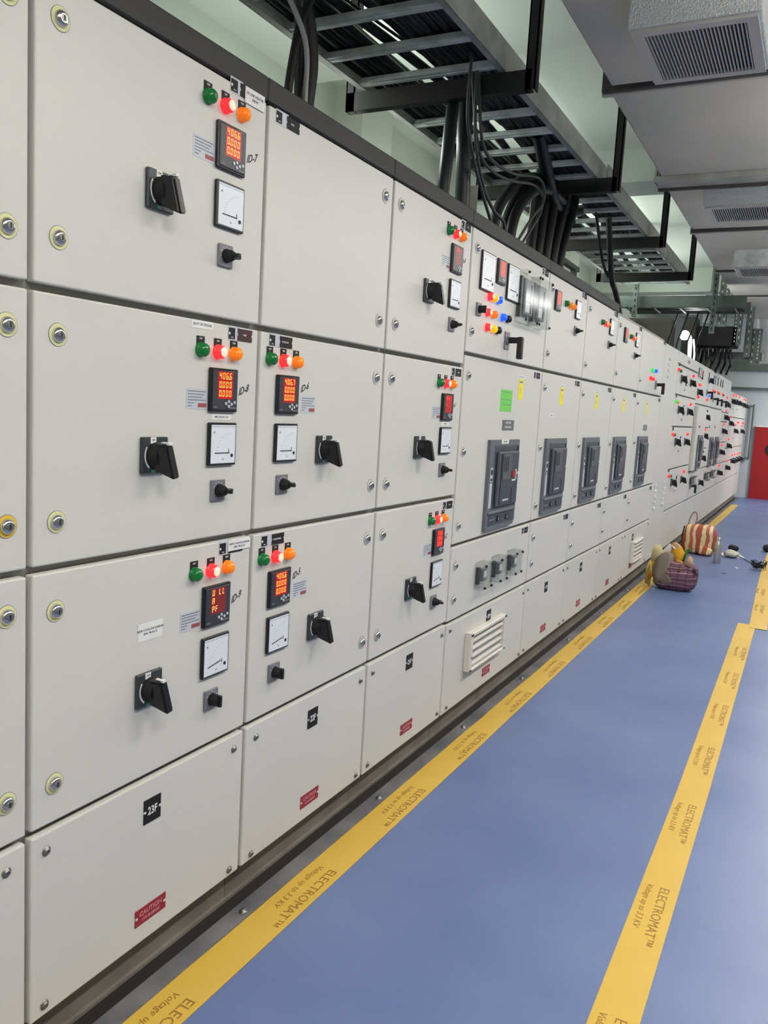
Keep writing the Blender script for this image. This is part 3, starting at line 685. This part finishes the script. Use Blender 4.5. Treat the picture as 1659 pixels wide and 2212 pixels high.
# ------------------------------------------------------------------ overhead cable ladder and hangers
XL, XR, ZT = -.72, -.06, 2.65
lad = thing('cable_ladder', (0, 2.0, ZT), 'long galvanised cable ladder running above the cabinets, loaded with black cables', 'cable tray')
def rail(x, s, y0=-3.0, y1=8.75):
    q = MB(); q.box((x-.0015, y0-2, 0), (x+.0015, y1-2, .107), GALVD)
    q.box((x-(.028 if s > 0 else 0), y0-2, 0), (x+(0 if s > 0 else .028), y1-2, .003), GALVD); q.box((x-(.028 if s > 0 else 0), y0-2, .104), (x+(0 if s > 0 else .028), y1-2, .107), GALVD)
    o = q.build('side_rail', lad)
rail(XL, -1); rail(XR, 1)
q = MB(); w2 = (XR-XL)/2-.004
q.box((-w2, -.024, .004), (w2, .024, .008), GALV); q.box((-w2, -.024, .008), (w2, -.020, .026), GALV); q.box((-w2, .020, .008), (w2, .024, .026), GALV); q.box((-w2, -.004, .001), (w2, .004, .004), GALV)
RUNG = q.mesh('rung')
for k in range(-20, 23): place(RUNG, 'rung', lad, ((XL+XR)/2, 2.73+.27*k-2, 0))
q = MB(); q.box((XR+.002, 5.08-2, -.004), (XR+.010, 5.26-2, .125), GALVD); q.cyl((XR+.01, 5.12-2, .05), (XR+.018, 5.12-2, .05), .008, ZINC); q.cyl((XR+.01, 5.2-2, .05), (XR+.018, 5.2-2, .05), .008, ZINC); q.build('splice_plate', lad)
hl = ['nearest black steel hanger frame under the cable ladder', 'second black steel hanger frame, beside the big cable drop', 'third black steel hanger frame under the cable ladder', 'fourth and last black steel hanger frame, farthest along the ladder']
for y, lb in zip((3.33, 4.90, 6.50, 8.02), hl):
    t = thing('hanger_frame', (-.35, y, 2.57), lb, 'steel hanger')
    q = MB(); q.box((-.44, -.022, .068), (.40, .022, .076), STEELBLK); q.box((-.44, -.022, .0), (.40, -.016, .068), STEELBLK); q.box((-.44, -.016, .0), (.40, .022, .006), STEELBLK); q.build('cross_bar', t)
    for x in (-.44, .375):
        q = MB(); q.box((x, -.022, .0), (x+.006, .022, .73), STEELBLK); q.box((x, -.022, .0), (x+.042, -.016, .73), STEELBLK); q.box((x+.036, -.022, 0), (x+.042, .022, .73), STEELBLK)
        if y < 4 and x > 0: q.box((x+.016, -.0225, .42), (x+.022, -.0218, .70), GALV)
        q.build('upright', t)
# cables lying in the ladder
def cable(pts, r, label_, cat='cable', group=None, mt=CABLE, name='power_cable', n=10, sub=6):
    q = MB(); q.tube(pts, r, mt, n, sub); return tag(q.build(name), label_, cat, group)
GRP = 'black cables lying along the cable ladder'
xs = [-.675, -.636, -.597, -.560, -.522, -.44, -.40, -.315, -.278, -.24, -.205, -.17, -.135, -.10]
rnd = random.Random(11)
for i, x in enumerate(xs):
    y1 = 8.7 if i % 4 else 7.2
    pts = []; yy = -2.5
    while yy < y1:
        zz = 2.697+.0*yy+rnd.uniform(0, .003)
        xx = x+rnd.uniform(-.006, .006)
        if i == 5: xx += .045*math.sin(yy*2.1)
        if i == 6: xx += .050*math.sin(yy*1.5+2); zz += .037
        pts.append((xx, yy, zz)); yy += .55
    cable(pts, (.0175, .019, .016, .020)[i % 4], 'black cable lying along the overhead cable ladder', group=GRP, sub=3)
for i, x in enumerate((-.655, -.545, -.295, -.225, -.155, -.12)):
    cable([(x+rnd.uniform(-.02, .02), -2.5+.9*k, 2.733+rnd.uniform(0, .004)) for k in range(12)], .0165, 'black cable lying along the overhead cable ladder', group=GRP, sub=3)
# thin crossing wires on the ladder
for i in range(3): cable([(-.60+.05*i, 1.9, 2.755), (-.5+.06*i, 2.7, 2.755), (-.42, 3.3, 2.755), (-.3-.05*i, 4.2, 2.757)], .006, ['thin black wire crossing the ladder, left', 'thin black wire crossing the ladder, middle', 'thin black wire crossing the ladder, right'][i], 'wire', name='thin_wire')
# drops
cable([(-.30, 2.24, 2.03), (-.30, 2.26, 2.2), (-.30, 2.275, 2.34), (-.31, 2.25, 2.48), (-.34, 2.20, 2.62), (-.40, 2.1, 2.76)], .022, 'thick black cable dropping onto the 22F cabinet, right of the pair')
cable([(-.33, 2.25, 2.03), (-.34, 2.28, 2.24), (-.33, 2.24, 2.48), (-.36, 2.16, 2.62), (-.44, 1.95, 2.76)], .019, 'thick black cable half hidden behind the drop on the 22F cabinet')
cable([(-.30, 2.155, 2.03), (-.30, 2.155, 2.18), (-.30, 2.18, 2.32), (-.30, 2.22, 2.44), (-.30, 2.3, 2.56), (-.32, 2.44, 2.66), (-.36, 2.7, 2.75)], .013, 'slim black cable bowed left of the thick pair on the 22F cabinet')
cable([(-.27, 2.205, 2.03), (-.27, 2.205, 2.2), (-.27, 2.19, 2.36), (-.33, 2.13, 2.52), (-.36, 2.05, 2.64)], .008, 'pale grey cable between the black drops on the 22F cabinet', mt=mat('grey_cable', (168, 170, 172), .4))
cable([(-.30, 3.31, 2.03), (-.30, 3.31, 2.2), (-.30, 3.335, 2.36), (-.31, 3.37, 2.5), (-.32, 3.42, 2.68)], .028, 'left teal-black conduit dropping from the ladder to the first breaker cabinet', mt=CONDUIT, name='conduit')
cable([(-.30, 3.53, 2.03), (-.30, 3.525, 2.2), (-.30, 3.51, 2.4), (-.31, 3.52, 2.52), (-.32, 3.55, 2.68)], .034, 'right and thicker teal-black conduit dropping beside the slotted angle', mt=CONDUIT, name='conduit')
q = MB(); q.box((-.30, 3.60, 2.03), (-.297, 3.66, 2.30), GALVD); q.box((-.30, 3.60, 2.03), (-.26, 3.603, 2.30), GALVD)
for k in range(5): q.box((-.2968, 3.622, 2.06+.048*k), (-.2960, 3.634, 2.088+.048*k), WHITE)
tag(q.build('slotted_angle'), 'short slotted steel angle standing on the cabinet top beside the thick conduit', 'steel angle')
loops = [((-.30, 3.92, 2.03), (-.30, 3.95, 2.24), (-.30, 4.08, 2.38), (-.31, 4.3, 2.50), (-.33, 4.62, 2.60), (-.36, 4.95, 2.64), (-.38, 5.3, 2.60)),
         ((-.30, 4.06, 2.03), (-.30, 4.10, 2.24), (-.30, 4.24, 2.40), (-.31, 4.5, 2.53), (-.33, 4.85, 2.62), (-.35, 5.2, 2.63), (-.36, 5.5, 2.55)),
         ((-.24, 3.99, 2.03), (-.24, 4.03, 2.22), (-.25, 4.18, 2.36), (-.26, 4.45, 2.49), (-.28, 4.8, 2.56), (-.30, 5.1, 2.56))]
for p, lb in zip(loops, ('leftmost thick black cable arching onto the first breaker cabinet', 'rightmost thick black cable arching onto the first breaker cabinet', 'front thick black cable arching onto the first breaker cabinet')): cable(p, .027, lb, n=12)
rnd = random.Random(4)
for i in range(9):
    yb = 4.60+.048*i; x = -.34+.03*(i % 3)
    cable([(x, yb, 2.03), (x, yb+.04, 2.25), (x-.01, yb+.10+.01*i, 2.45), (x-.02, yb+.16+.02*i, 2.62), (x-.05, yb+.3, 2.75)], .030, 'thick black cable in the dense vertical bundle by the second hanger', group='thick black cables in the dense vertical bundle')
for i, dx in enumerate((-.25, -.1)):
    pass
cable([(-.20, 4.2, 2.70), (-.25, 4.55, 2.60), (-.3, 4.9, 2.52), (-.34, 5.3, 2.56), (-.38, 5.8, 2.70)], .036, 'heavy black cable sagging under the ladder at the second hanger')
GW = mat('grey_wire', (74, 76, 75), .5)
for p, lb in ((((-.15, 3.17, 2.68), (-.15, 3.17, 2.44), (-.15, 3.27, 2.30), (-.15, 3.40, 2.19), (-.16, 3.54, 2.10), (-.2, 3.6, 2.03)), 'thin grey wire hanging nearest in front of the conduits'),
              (((-.17, 3.28, 2.68), (-.15, 3.26, 2.40), (-.15, 3.38, 2.24), (-.15, 3.52, 2.17), (-.15, 3.67, 2.14), (-.18, 3.75, 2.03)), 'thin grey wire bending right at the conduits foot'),
              (((-.17, 3.30, 2.66), (-.15, 3.33, 2.41), (-.15, 3.48, 2.36), (-.15, 3.75, 2.38), (-.15, 4.08, 2.45), (-.15, 4.21, 2.43), (-.15, 4.20, 2.35), (-.15, 4.06, 2.26), (-.15, 3.87, 2.11), (-.17, 3.82, 2.03)), 'upper grey wire looping right over the arched cables'),
              (((-.19, 3.28, 2.66), (-.17, 3.34, 2.39), (-.17, 3.50, 2.335), (-.17, 3.76, 2.355), (-.17, 4.10, 2.42), (-.17, 4.25, 2.40), (-.17, 4.24, 2.32), (-.17, 4.12, 2.22), (-.17, 3.98, 2.11), (-.19, 3.95, 2.03)), 'lower grey wire looping right over the arched cables')):
    cable(p, .007, lb, 'wire', mt=GW, name='grey_wire', n=8)
cable([(-.22, 5.9, 2.66), (-.2, 6.04, 2.30), (-.2, 6.2, 2.22), (-.2, 6.36, 2.12), (-.2, 6.4, 1.99)], .020, 'single black cable dropping beyond the last dark top channel')
cable([(-.26, 5.7, 2.66), (-.24, 5.95, 2.36), (-.22, 6.3, 2.24), (-.22, 6.62, 2.06), (-.22, 6.66, 1.99)], .010, 'slim black wire dropping beside the single black cable')
# busbar duct behind the tray: pale steel framing on the cabinet tops
t = thing('support_stand', (-.45, 5.55, 2.03), 'pale grey steel stand on the cabinet tops below the fourth hanger', 'steel stand')
for y in (0, .42):
    q = MB(); q.box((-.02, y-.02, 0), (.02, y+.02, .30), GREENSTEEL); q.build('post', t)
q = MB(); q.box((-.02, -.45, .30), (.02, .5, .33), GREENSTEEL); q.build('top_rail', t)
q = MB(); q.box((-.015, -.3, .02), (.015, .62, .045), GALV, Matrix.Rotation(math.radians(-22), 3, 'X')); q.build('brace', t)

# crossing tray and clutter above the far cabinets
t = thing('crossing_tray', (-.4, 9.0, 2.46), 'galvanised cable tray crossing the room beyond the ladder end', 'cable tray')
q = MB(); q.box((-.36, 0, 0), (.85, .004, .12), GREENSTEEL); q.box((-.36, 0, 0), (.85, .03, .004), GREENSTEEL); q.build('side_rail', t)
q = MB(); q.box((-.36, .5, 0), (.85, .504, .12), GREENSTEEL); q.build('side_rail', t)
q = MB()
q.box((-.008, -.02, -.004), (.008, .52, .004), GREENSTEEL); me = q.mesh('rung')
for k in range(5): place(me, 'rung', t, (-.3+.26*k, 0, .01))
for x, z0, z1, lb in ((-.62, 2.36, 3.3, 'slotted strut hanging at the left end of the crossing tray'), (.14, 2.2, 3.3, 'slotted strut hanging at the right end of the crossing tray')):
    q = MB(); q.box((x, 8.90, z0), (x+.045, 8.94, z1), GREENSTEEL)
    k = z0+.03
    while k < z1-.03: q.box((x+.017, 8.8985, k), (x+.028, 8.9, k+.028), BLACKM); k += .06
    tag(q.build('slotted_strut'), lb, 'steel strut')
rnd = random.Random(9)
for i in range(12):
    y = 9.08+.035*i; cable([(-.75, y, 2.50), (-.3, y+.01, 2.505+rnd.uniform(0, .03)), (.1, y, 2.505), (.40, y, 2.50)], .018, 'black cable lying in the crossing tray', group='black cables lying in the crossing tray', sub=3)
# perforated drop trays
def perforated(x0, x1, y, z0, z1, lb):
    q = MB(); q.box((x0, y, z0), (x1, y+.003, z1), GREENSTEEL); q.box((x0, y, z0), (x0+.003, y+.05, z1), GREENSTEEL); q.box((x1-.003, y, z0), (x1, y+.05, z1), GREENSTEEL)
    n = max(1, int((x1-x0)/.045)); k = z0+.03
    while k < z1-.03:
        for j in range(n):
            xx = x0+(j+.5)*(x1-x0)/n; q.box((xx-.005, y-.001, k), (xx+.005, y, k+.022), WHITE if (int(k*100)+j) % 3 else BLACKM)
        k += .045
    tag(q.build('perforated_tray'), lb, 'cable tray')
perforated(.17, .26, 11.0, 2.28, 3.3, 'perforated vertical tray left of the group below the duct')
perforated(.29, .37, 11.2, 2.15, 2.90, 'perforated vertical tray in the middle of the group below the duct')
perforated(.36, .48, 11.245, 2.06, 2.50, 'lowest and broadest perforated vertical tray near the right edge')
perforated(.02, .12, 10.6, 2.45, 3.3, 'perforated vertical tray directly right of the grey junction box')
q = MB(); q.bbox((-.10, 10.3, 2.45), (.02, 10.36, 2.80), MIDGREY, .004); q.box((-.05, 10.32, 2.8), (-.03, 10.34, 3.3), GREENSTEEL); tag(q.build('junction_box'), 'pale grey flat junction box left of the perforated trays', 'box')
q = MB(); q.box((-.10, 11.3, 2.13), (.50, 11.5, 2.22), GREENSTEEL); tag(q.build('horizontal_tray'), 'green-grey horizontal tray joining the drop trays', 'cable tray')
q = MB(); q.bbox((-.34, 11.0, 2.26), (.22, 11.35, 2.50), BLACKM, .01); tag(q.build('busbar_box'), 'black rectangular busbar box over the far cabinets', 'busbar box')
q = MB(); q.bbox((-1.05, 10.2, 2.02), (-.42, 10.5, 2.50), mat('dark_trunking', (66, 64, 58), .7), .01); tag(q.build('cable_trunking'), 'dark brown trunking standing behind the far cabinet tops', 'trunking')
q = MB(); q.bbox((-.40, 10.9, 1.98), (-.24, 11.2, 2.60), mat('dark_riser', (52, 52, 46), .7), .01); tag(q.build('cable_riser'), 'dark olive riser next to the glowing lamp', 'trunking')
for i in range(10):
    x = -.25+.045*i; yb = 10.5+.2*(i % 5)
    cable([(x-.06, yb+.2, 1.96), (x-.03, yb+.3, 2.08), (x, 11.05+.02*(i % 3), 2.20), (x, 11.1, 2.30)], .019, 'black cable falling from the busbar box to the cabinet tops', group='black cables falling from the busbar box')
for i in range(4):
    x = -.22+.10*i; cable([(x-.1, 9.6, 1.97), (x-.12, 9.5, 2.12), (x-.05, 9.35, 2.3), (x, 9.3, 2.46)], .009, 'thin dark wire from crossing tray to far cabinet tops', 'wire', group='thin dark wires below the crossing tray', name='thin_wire')
# glowing lamp on the cabinet tops
t = thing('work_lamp', (-.2, 9.82, 1.97), 'glowing white lamp with a tall white housing on the far cabinet tops', 'lamp')
q = MB()
bm = bmesh.new(); bmesh.ops.create_uvsphere(bm, u_segments=20, v_segments=12, radius=.052); q.frombm(bm, GLOW, True, Matrix.Translation((-.005, -.05, .295))); bm.free(); q.build('bulb', t)
q = MB(); q.tube([(.0, 0, .31), (.04, .02, .28), (.05, .05, .12), (.05, .05, .0)], .022, LITHOUSE, 12); q.tube([(.08, .03, .26), (.1, .06, .12), (.1, .06, .0)], .010, LITHOUSE, 10); q.build('housing', t)
pl = bpy.data.lights.new('bulb_light', 'POINT'); pl.energy = 8; pl.shadow_soft_size = .06; po = bpy.data.objects.new('bulb_light', pl); C.objects.link(po); po.location = (-.12, 9.6, 2.33)

# ------------------------------------------------------------------ air duct and diffusers
t = thing('air_duct', (.2, 0, 2.75), 'big grey insulated air duct running along the ceiling of the aisle', 'air duct')
def ductseg(y0, y1, xo, z0=0, wrap=True):
    q = MB(); q.bbox((xo, y0, z0), (1.75, y1, .45), DUCT, .008, 2); q.build('duct_section', t)
ductseg(-3.0, 3.86, .03); ductseg(3.94, 5.30, .01, -.004); ductseg(5.5, 6.78, -.005); ductseg(6.9, 8.55, -.01, -.003); ductseg(8.65, 10.2, .0); ductseg(10.28, 12.4, .02)
for y in (3.90, 6.84, 8.60, 10.24):
    q = MB(); q.bbox((-.018, y-.020, -.014), (1.757, y+.004, .46), SEAL, .004); q.bbox((-.022, y+.004, -.022), (1.76, y+.030, .46), DUCT, .004); q.build('flange', t)
q = MB(); q.bbox((-.03, 5.30, -.032), (1.8, 5.46, .0), GALVD, .003); q.box((-.03, 5.46, -.045), (1.8, 5.49, .46), SEAL); q.build('support_channel', t)
q = MB(); q.box((-.034, 5.34, -.032), (-.022, 5.40, .55), WHITE); q.build('hanger_strap', t)
dl = ['foil-wrapped air diffuser box nearest, top right under the duct', 'foil-wrapped air diffuser box second along the duct', 'air diffuser box third along the duct, mostly slim in view']
for k, (x0, x1, y0, y1, lb) in enumerate(((.49, .885, 3.03, 3.50, dl[0]), (.445, .86, 5.52, 5.92, dl[1]), (.44, .86, 7.62, 8.06, dl[2]))):
    d_ = thing('air_diffuser', ((x0+x1)/2, (y0+y1)/2, 2.60), lb, 'air vent'); hx, hy = (x1-x0)/2, (y1-y0)/2
    fo = FOIL if k < 2 else GALV
    q = MB(); q.bbox((-hx-.012, -hy-.012, .012), (hx+.012, -hy+.006, .152), fo, .005, 2); q.bbox((-hx-.012, hy-.006, .012), (hx+.012, hy+.012, .152), fo, .005, 2)
    q.bbox((-hx-.012, -hy+.006, .012), (-hx+.006, hy-.006, .152), fo, .005, 2); q.bbox((hx-.006, -hy+.006, .012), (hx+.012, hy-.006, .152), fo, .005, 2); q.build('foil_collar', d_)
    q = MB(); f = .036
    for a, b in (((-hx, -hy, 0), (hx, -hy+f, .012)), ((-hx, hy-f, 0), (hx, hy, .012)), ((-hx, -hy+f, 0), (-hx+f, hy-f, .012)), ((hx-f, -hy+f, 0), (hx, hy-f, .012))): q.box(a, b, GRILLE)
    q.box((-hx+.01, -hy+.01, .022), (hx-.01, hy-.01, .034), GDARK)
    nf = 27
    Rf = Matrix.Rotation(math.radians(20), 3, 'Y')
    for j in range(nf):
        x = -hx+f+(j+.5)*(2*hx-2*f)/nf; q.box((x-.0024, -hy+f, .002), (x+.0024, hy-f, .014), GRILLE)
    q.build('grille', d_)
q = MB(); q.tube([(.40, 12.44, 3.0), (.42, 12.6, 2.8), (.46, 12.7, 2.5), (.50, 12.7, 2.2)], .12, FOIL, 18); tag(q.build('flexible_duct'), 'crumpled foil flexible duct hanging from the far end of the air duct', 'air duct')
# tube fixtures hung below the duct in the aisle
q = MB(); q.bbox((-.05, -.66, 0), (.05, .66, .028), LOUV, .004)
for yy in (-.5, .5): q.cyl((0, yy, .028), (0, yy, .27), .004, ZINC, n=8)
me = q.mesh('tube_fixture')
for y in (-1.6, .4, 2.4, 4.4, 6.4, 8.4, 10.4): tag(place(me, 'tube_fixture', None, (1.62, y, 2.481)), 'white tube lamp fixture hung below the air duct over the aisle', 'lamp', 'tube lamps over the aisle')
# far wall pipes
q = MB(); q.tube([(-.35, 16.9, 2.02), (.9, 16.9, 2.02)], .022, GREENSTEEL, 10, 1); tag(q.build('wall_pipe'), 'horizontal dark pipe high on the end wall', 'pipe')
q = MB(); q.tube([(-.03, 16.93, 1.70), (.10, 16.93, 1.70), (.115, 16.93, 1.66), (.115, 16.93, .80), (.09, 16.93, .74), (-.02, 16.93, .74)], .016, GREENSTEEL, 10, 4); tag(q.build('wall_conduit'), 'grey conduit bent down the end wall left of the red door', 'conduit')
q = MB(); q.box((-.9, 16.88, 2.34), (3.4, 17, 2.62), mat('dark_beam', (96, 106, 98), .7)); struct(q.build('trim_%d' % n_)); n_ += 1

# ------------------------------------------------------------------ things on the floor
def lump(name, parent, cx, cy, sx, sy, h, m_, seed, amp=.02, squash=.35, sub=4, top=1.0, fr=6.0, bx=.55):
    bm = bmesh.new(); bmesh.ops.create_icosphere(bm, subdivisions=sub, radius=1)
    for v in bm.verts:
        p = v.co.copy(); e = squash
        q_ = Vector((math.copysign(abs(p.x)**e, p.x), math.copysign(abs(p.y)**e, p.y), math.copysign(abs(p.z)**e, p.z)))
        q_ = p.lerp(q_, bx)
        zz = (q_.z+1)/2; tp = 1-(1-top)*max(0, zz-.3)
        w_ = Vector((q_.x*sx*tp, q_.y*sy*tp, zz*h))
        n = noise.noise_vector(w_*fr+Vector((seed, seed*2, 0)))*amp + noise.noise_vector(w_*fr*3+Vector((seed*3, seed, 1)))*amp*.4
        if w_.z < .02: n.z = 0
        w_ += n; w_.z = max(w_.z, .001); v.co = w_
    q = MB(); q.frombm(bm, m_, True); bm.free(); return q.build(name, parent, (cx, cy, 0))
PURP = stripe_mat('purple_woven', [(0, (112, 72, 88)), (.42, (168, 142, 148)), (.5, (120, 80, 94)), (.72, (92, 58, 72)), (.92, (160, 132, 140))], 14, 2, check=(0, 16, [(0, (255, 255, 255)), (.7, (150, 120, 130)), (.82, (255, 255, 255))], .6))
t = thing('carry_bag', (.32, 6.86, 0), 'plump purple checked woven bag with rags, nearest on the floor', 'bag')
lump('bag_body', t, .012, 0, .150, .12, .235, PURP, 3, .024, .4, top=.88, bx=.7)
o = lump('bag_top', t, -.080, -.02, .092, .10, .270, mat('taupe_sheet', (122, 112, 98), .5), 8, .03, .6, top=.6)
def rag(name, parent, pts, m_, th=.004):
    """a folded scrap: fan of quads with thickness"""
    q = MB(); n = len(pts); P = [Vector(p) for p in pts]; c_ = sum(P, Vector())/n+Vector((0, .03, .015))
    vs = P+[c_]+[p+Vector((0, th, th)) for p in P]+[c_+Vector((0, th, th))]
    fs = [(i, (i+1) % n, n) for i in range(n)]+[(n+1+(i+1) % n, n+1+i, 2*n+1) for i in range(n)]+[((i+1) % n, i, n+1+i, n+1+(i+1) % n) for i in range(n)]
    q.add(vs, fs, m_, True); return q.build(name, parent)
CREAM = mat('cream_rag', (226, 214, 160), .7); YR = mat('yellow_rag', (226, 168, 40), .7); GR = mat('green_rag', (60, 120, 60), .7); PR = mat('peach_rag', (230, 190, 150), .7)
rag('cream_sheet', t, [(-.20, .0, .20), (-.11, .02, .16), (-.09, .02, .26), (-.14, .03, .33), (-.19, .02, .32)], CREAM)
rag('yellow_rag', t, [(-.20, -.02, .04), (-.15, -.04, .10), (-.15, -.02, .19), (-.19, 0, .20), (-.215, 0, .12)], YR)
rag('cream_rag', t, [(-.225, 0, .02), (-.18, -.02, .0), (-.17, -.02, .12), (-.2, .0, .21), (-.23, .02, .14)], CREAM)
rag('yellow_rag', t, [(-.03, -.05, .20), (.06, -.07, .19), (.08, -.04, .28), (.02, .0, .34), (-.05, .0, .30)], YR)
rag('green_rag', t, [(.045, -.075, .22), (.065, -.08, .22), (.085, -.05, .31), (.12, -.02, .345), (.07, -.03, .325)], GR)
rag('peach_rag', t, [(.08, -.09, .22), (.12, -.09, .20), (.13, -.06, .26), (.10, -.05, .29)], PR)
rag('white_sheet', t, [(-.12, .02, .20), (-.02, -.0, .23), (-.02, .03, .32), (-.07, .04, .35), (-.11, .04, .30)], WHITE)
rag('peach_rag', t, [(-.04, .02, .30), (.02, .01, .29), (.03, .03, .33), (-.02, .05, .365), (-.06, .04, .35)], PR)
rag('cream_rag', t, [(-.10, -.08, .17), (-.02, -.10, .18), (-.03, -.06, .25), (-.09, -.04, .26)], CREAM)
rag('yellow_rag', t, [(.00, -.10, .17), (.05, -.11, .16), (.06, -.08, .235), (.01, -.07, .25)], YR)
rag('black_strap', t, [(.135, -.07, .20), (.15, -.07, .17), (.17, -.06, .12), (.155, -.05, .17)], BLACKM)
STR = stripe_mat('striped_woven', [(0, (176, 84, 56)), (.34, (222, 208, 160)), (.62, (190, 100, 70)), (.82, (224, 206, 170))], 6.6, 0)
t = thing('striped_bag', (.25, 9.0, 0), 'red-brown and cream striped bag lying behind the purple bag', 'bag')
lump('bag_body', t, .0, 0, .165, .12, .30, STR, 5, .024, .35, top=.9, bx=.8)
lump('bag_corner', t, .07, -.10, .07, .06, .10, STR, 9, .02, .7)
q = MB(); q.tube([(-.125, 0, .27), (-.11, 0, .36), (-.085, 0, .41), (-.06, 0, .415), (-.045, 0, .36), (-.06, 0, .28)], .006, mat('tan_strap', (150, 116, 92), .6), 8); q.build('handle', t)
q = MB(); q.tube([(-.165, -.02, .03), (-.17, -.02, .15), (-.155, -.02, .27)], .006, BLACKM, 8); q.build('strap', t)
t = thing('steel_flask', (.475, 8.5, 0), 'tall brushed steel flask standing beside the striped bag', 'bottle')
q = MB(); q.lathe([(0, .030), (.004, .034), (.17, .034), (.20, .028), (.215, .019), (.222, .019)], STEELB, 'Z', 28); q.build('flask_body', t)
q = MB(); q.lathe([(.222, .020), (.246, .020), (.250, .014)], STEELB, 'Z', 24); q.build('cap', t)
o = lump('crumpled_cloth', None, .56, 9.0, .075, .07, .075, mat('pale_cloth', (206, 204, 186), .8), 12, .02, .8, fr=12); tag(o, 'small crumpled pale cloth on the floor right of the flask', 'cloth')
o = lump('black_pouch', None, .545, 9.45, .05, .04, .07, BLACKM, 13, .012, .7); tag(o, 'small black pouch on the floor behind the pale cloth', 'pouch')
q = MB(); q.box((.46, 9.0, .0), (.66, 9.25, .004), WHITE, Matrix.Rotation(.3, 3, 'Z')); tag(q.build('paper_sheet'), 'flat white sheet under the pale cloth', 'paper')
q = MB(); q.tube([(.62, 9.1, .006), (.68, 8.95, .012), (.76, 8.75, .006), (.84, 8.6, .006)], .004, BLACKM, 6); tag(q.build('loose_wire'), 'thin dark wire trailing from the pale cloth across the floor', 'wire')
rnd = random.Random(2)
q = MB()
for i in range(34):
    a = rnd.uniform(0, 6.28); b = rnd.uniform(.2, 1); r = .062*b
    p = [(r*math.cos(a+j*.9)*(1+.3*rnd.random()), r*math.sin(a+j*.9), .008+abs(.085*math.sin(j*1.3+i))*b) for j in range(4)]
    q.tube(p, .0028, BLACKM if i % 3 else DKGREY, 5, 3)
o = q.build('wire_tangle', None, (.85, 8.42, 0)); tag(o, 'tangled clump of dark wire offcuts near the right edge, at the tape', 'wire')
o = lump('black_bag', None, .885, 9.75, .07, .06, .08, BLACKM, 21, .015, .6); tag(o, 'small black bag at the right edge, farther than the wire tangle', 'bag')
for x, y in ((.60, 7.9), (.66, 8.35), (.50, 6.0)):
    pass
q = MB(); q.box((.655, 8.32, 0), (.675, 8.36, .006), WHITE, Matrix.Rotation(.5, 3, 'Z')); tag(q.build('paper_scrap'), 'tiny white scrap on the blue floor right of the flask', 'scrap')
q = MB(); q.box((.575, 7.93, 0), (.61, 7.95, .004), DKGREY, Matrix.Rotation(.2, 3, 'Z')); tag(q.build('metal_scrap'), 'tiny dark scrap on the blue floor in front of the flask', 'scrap')
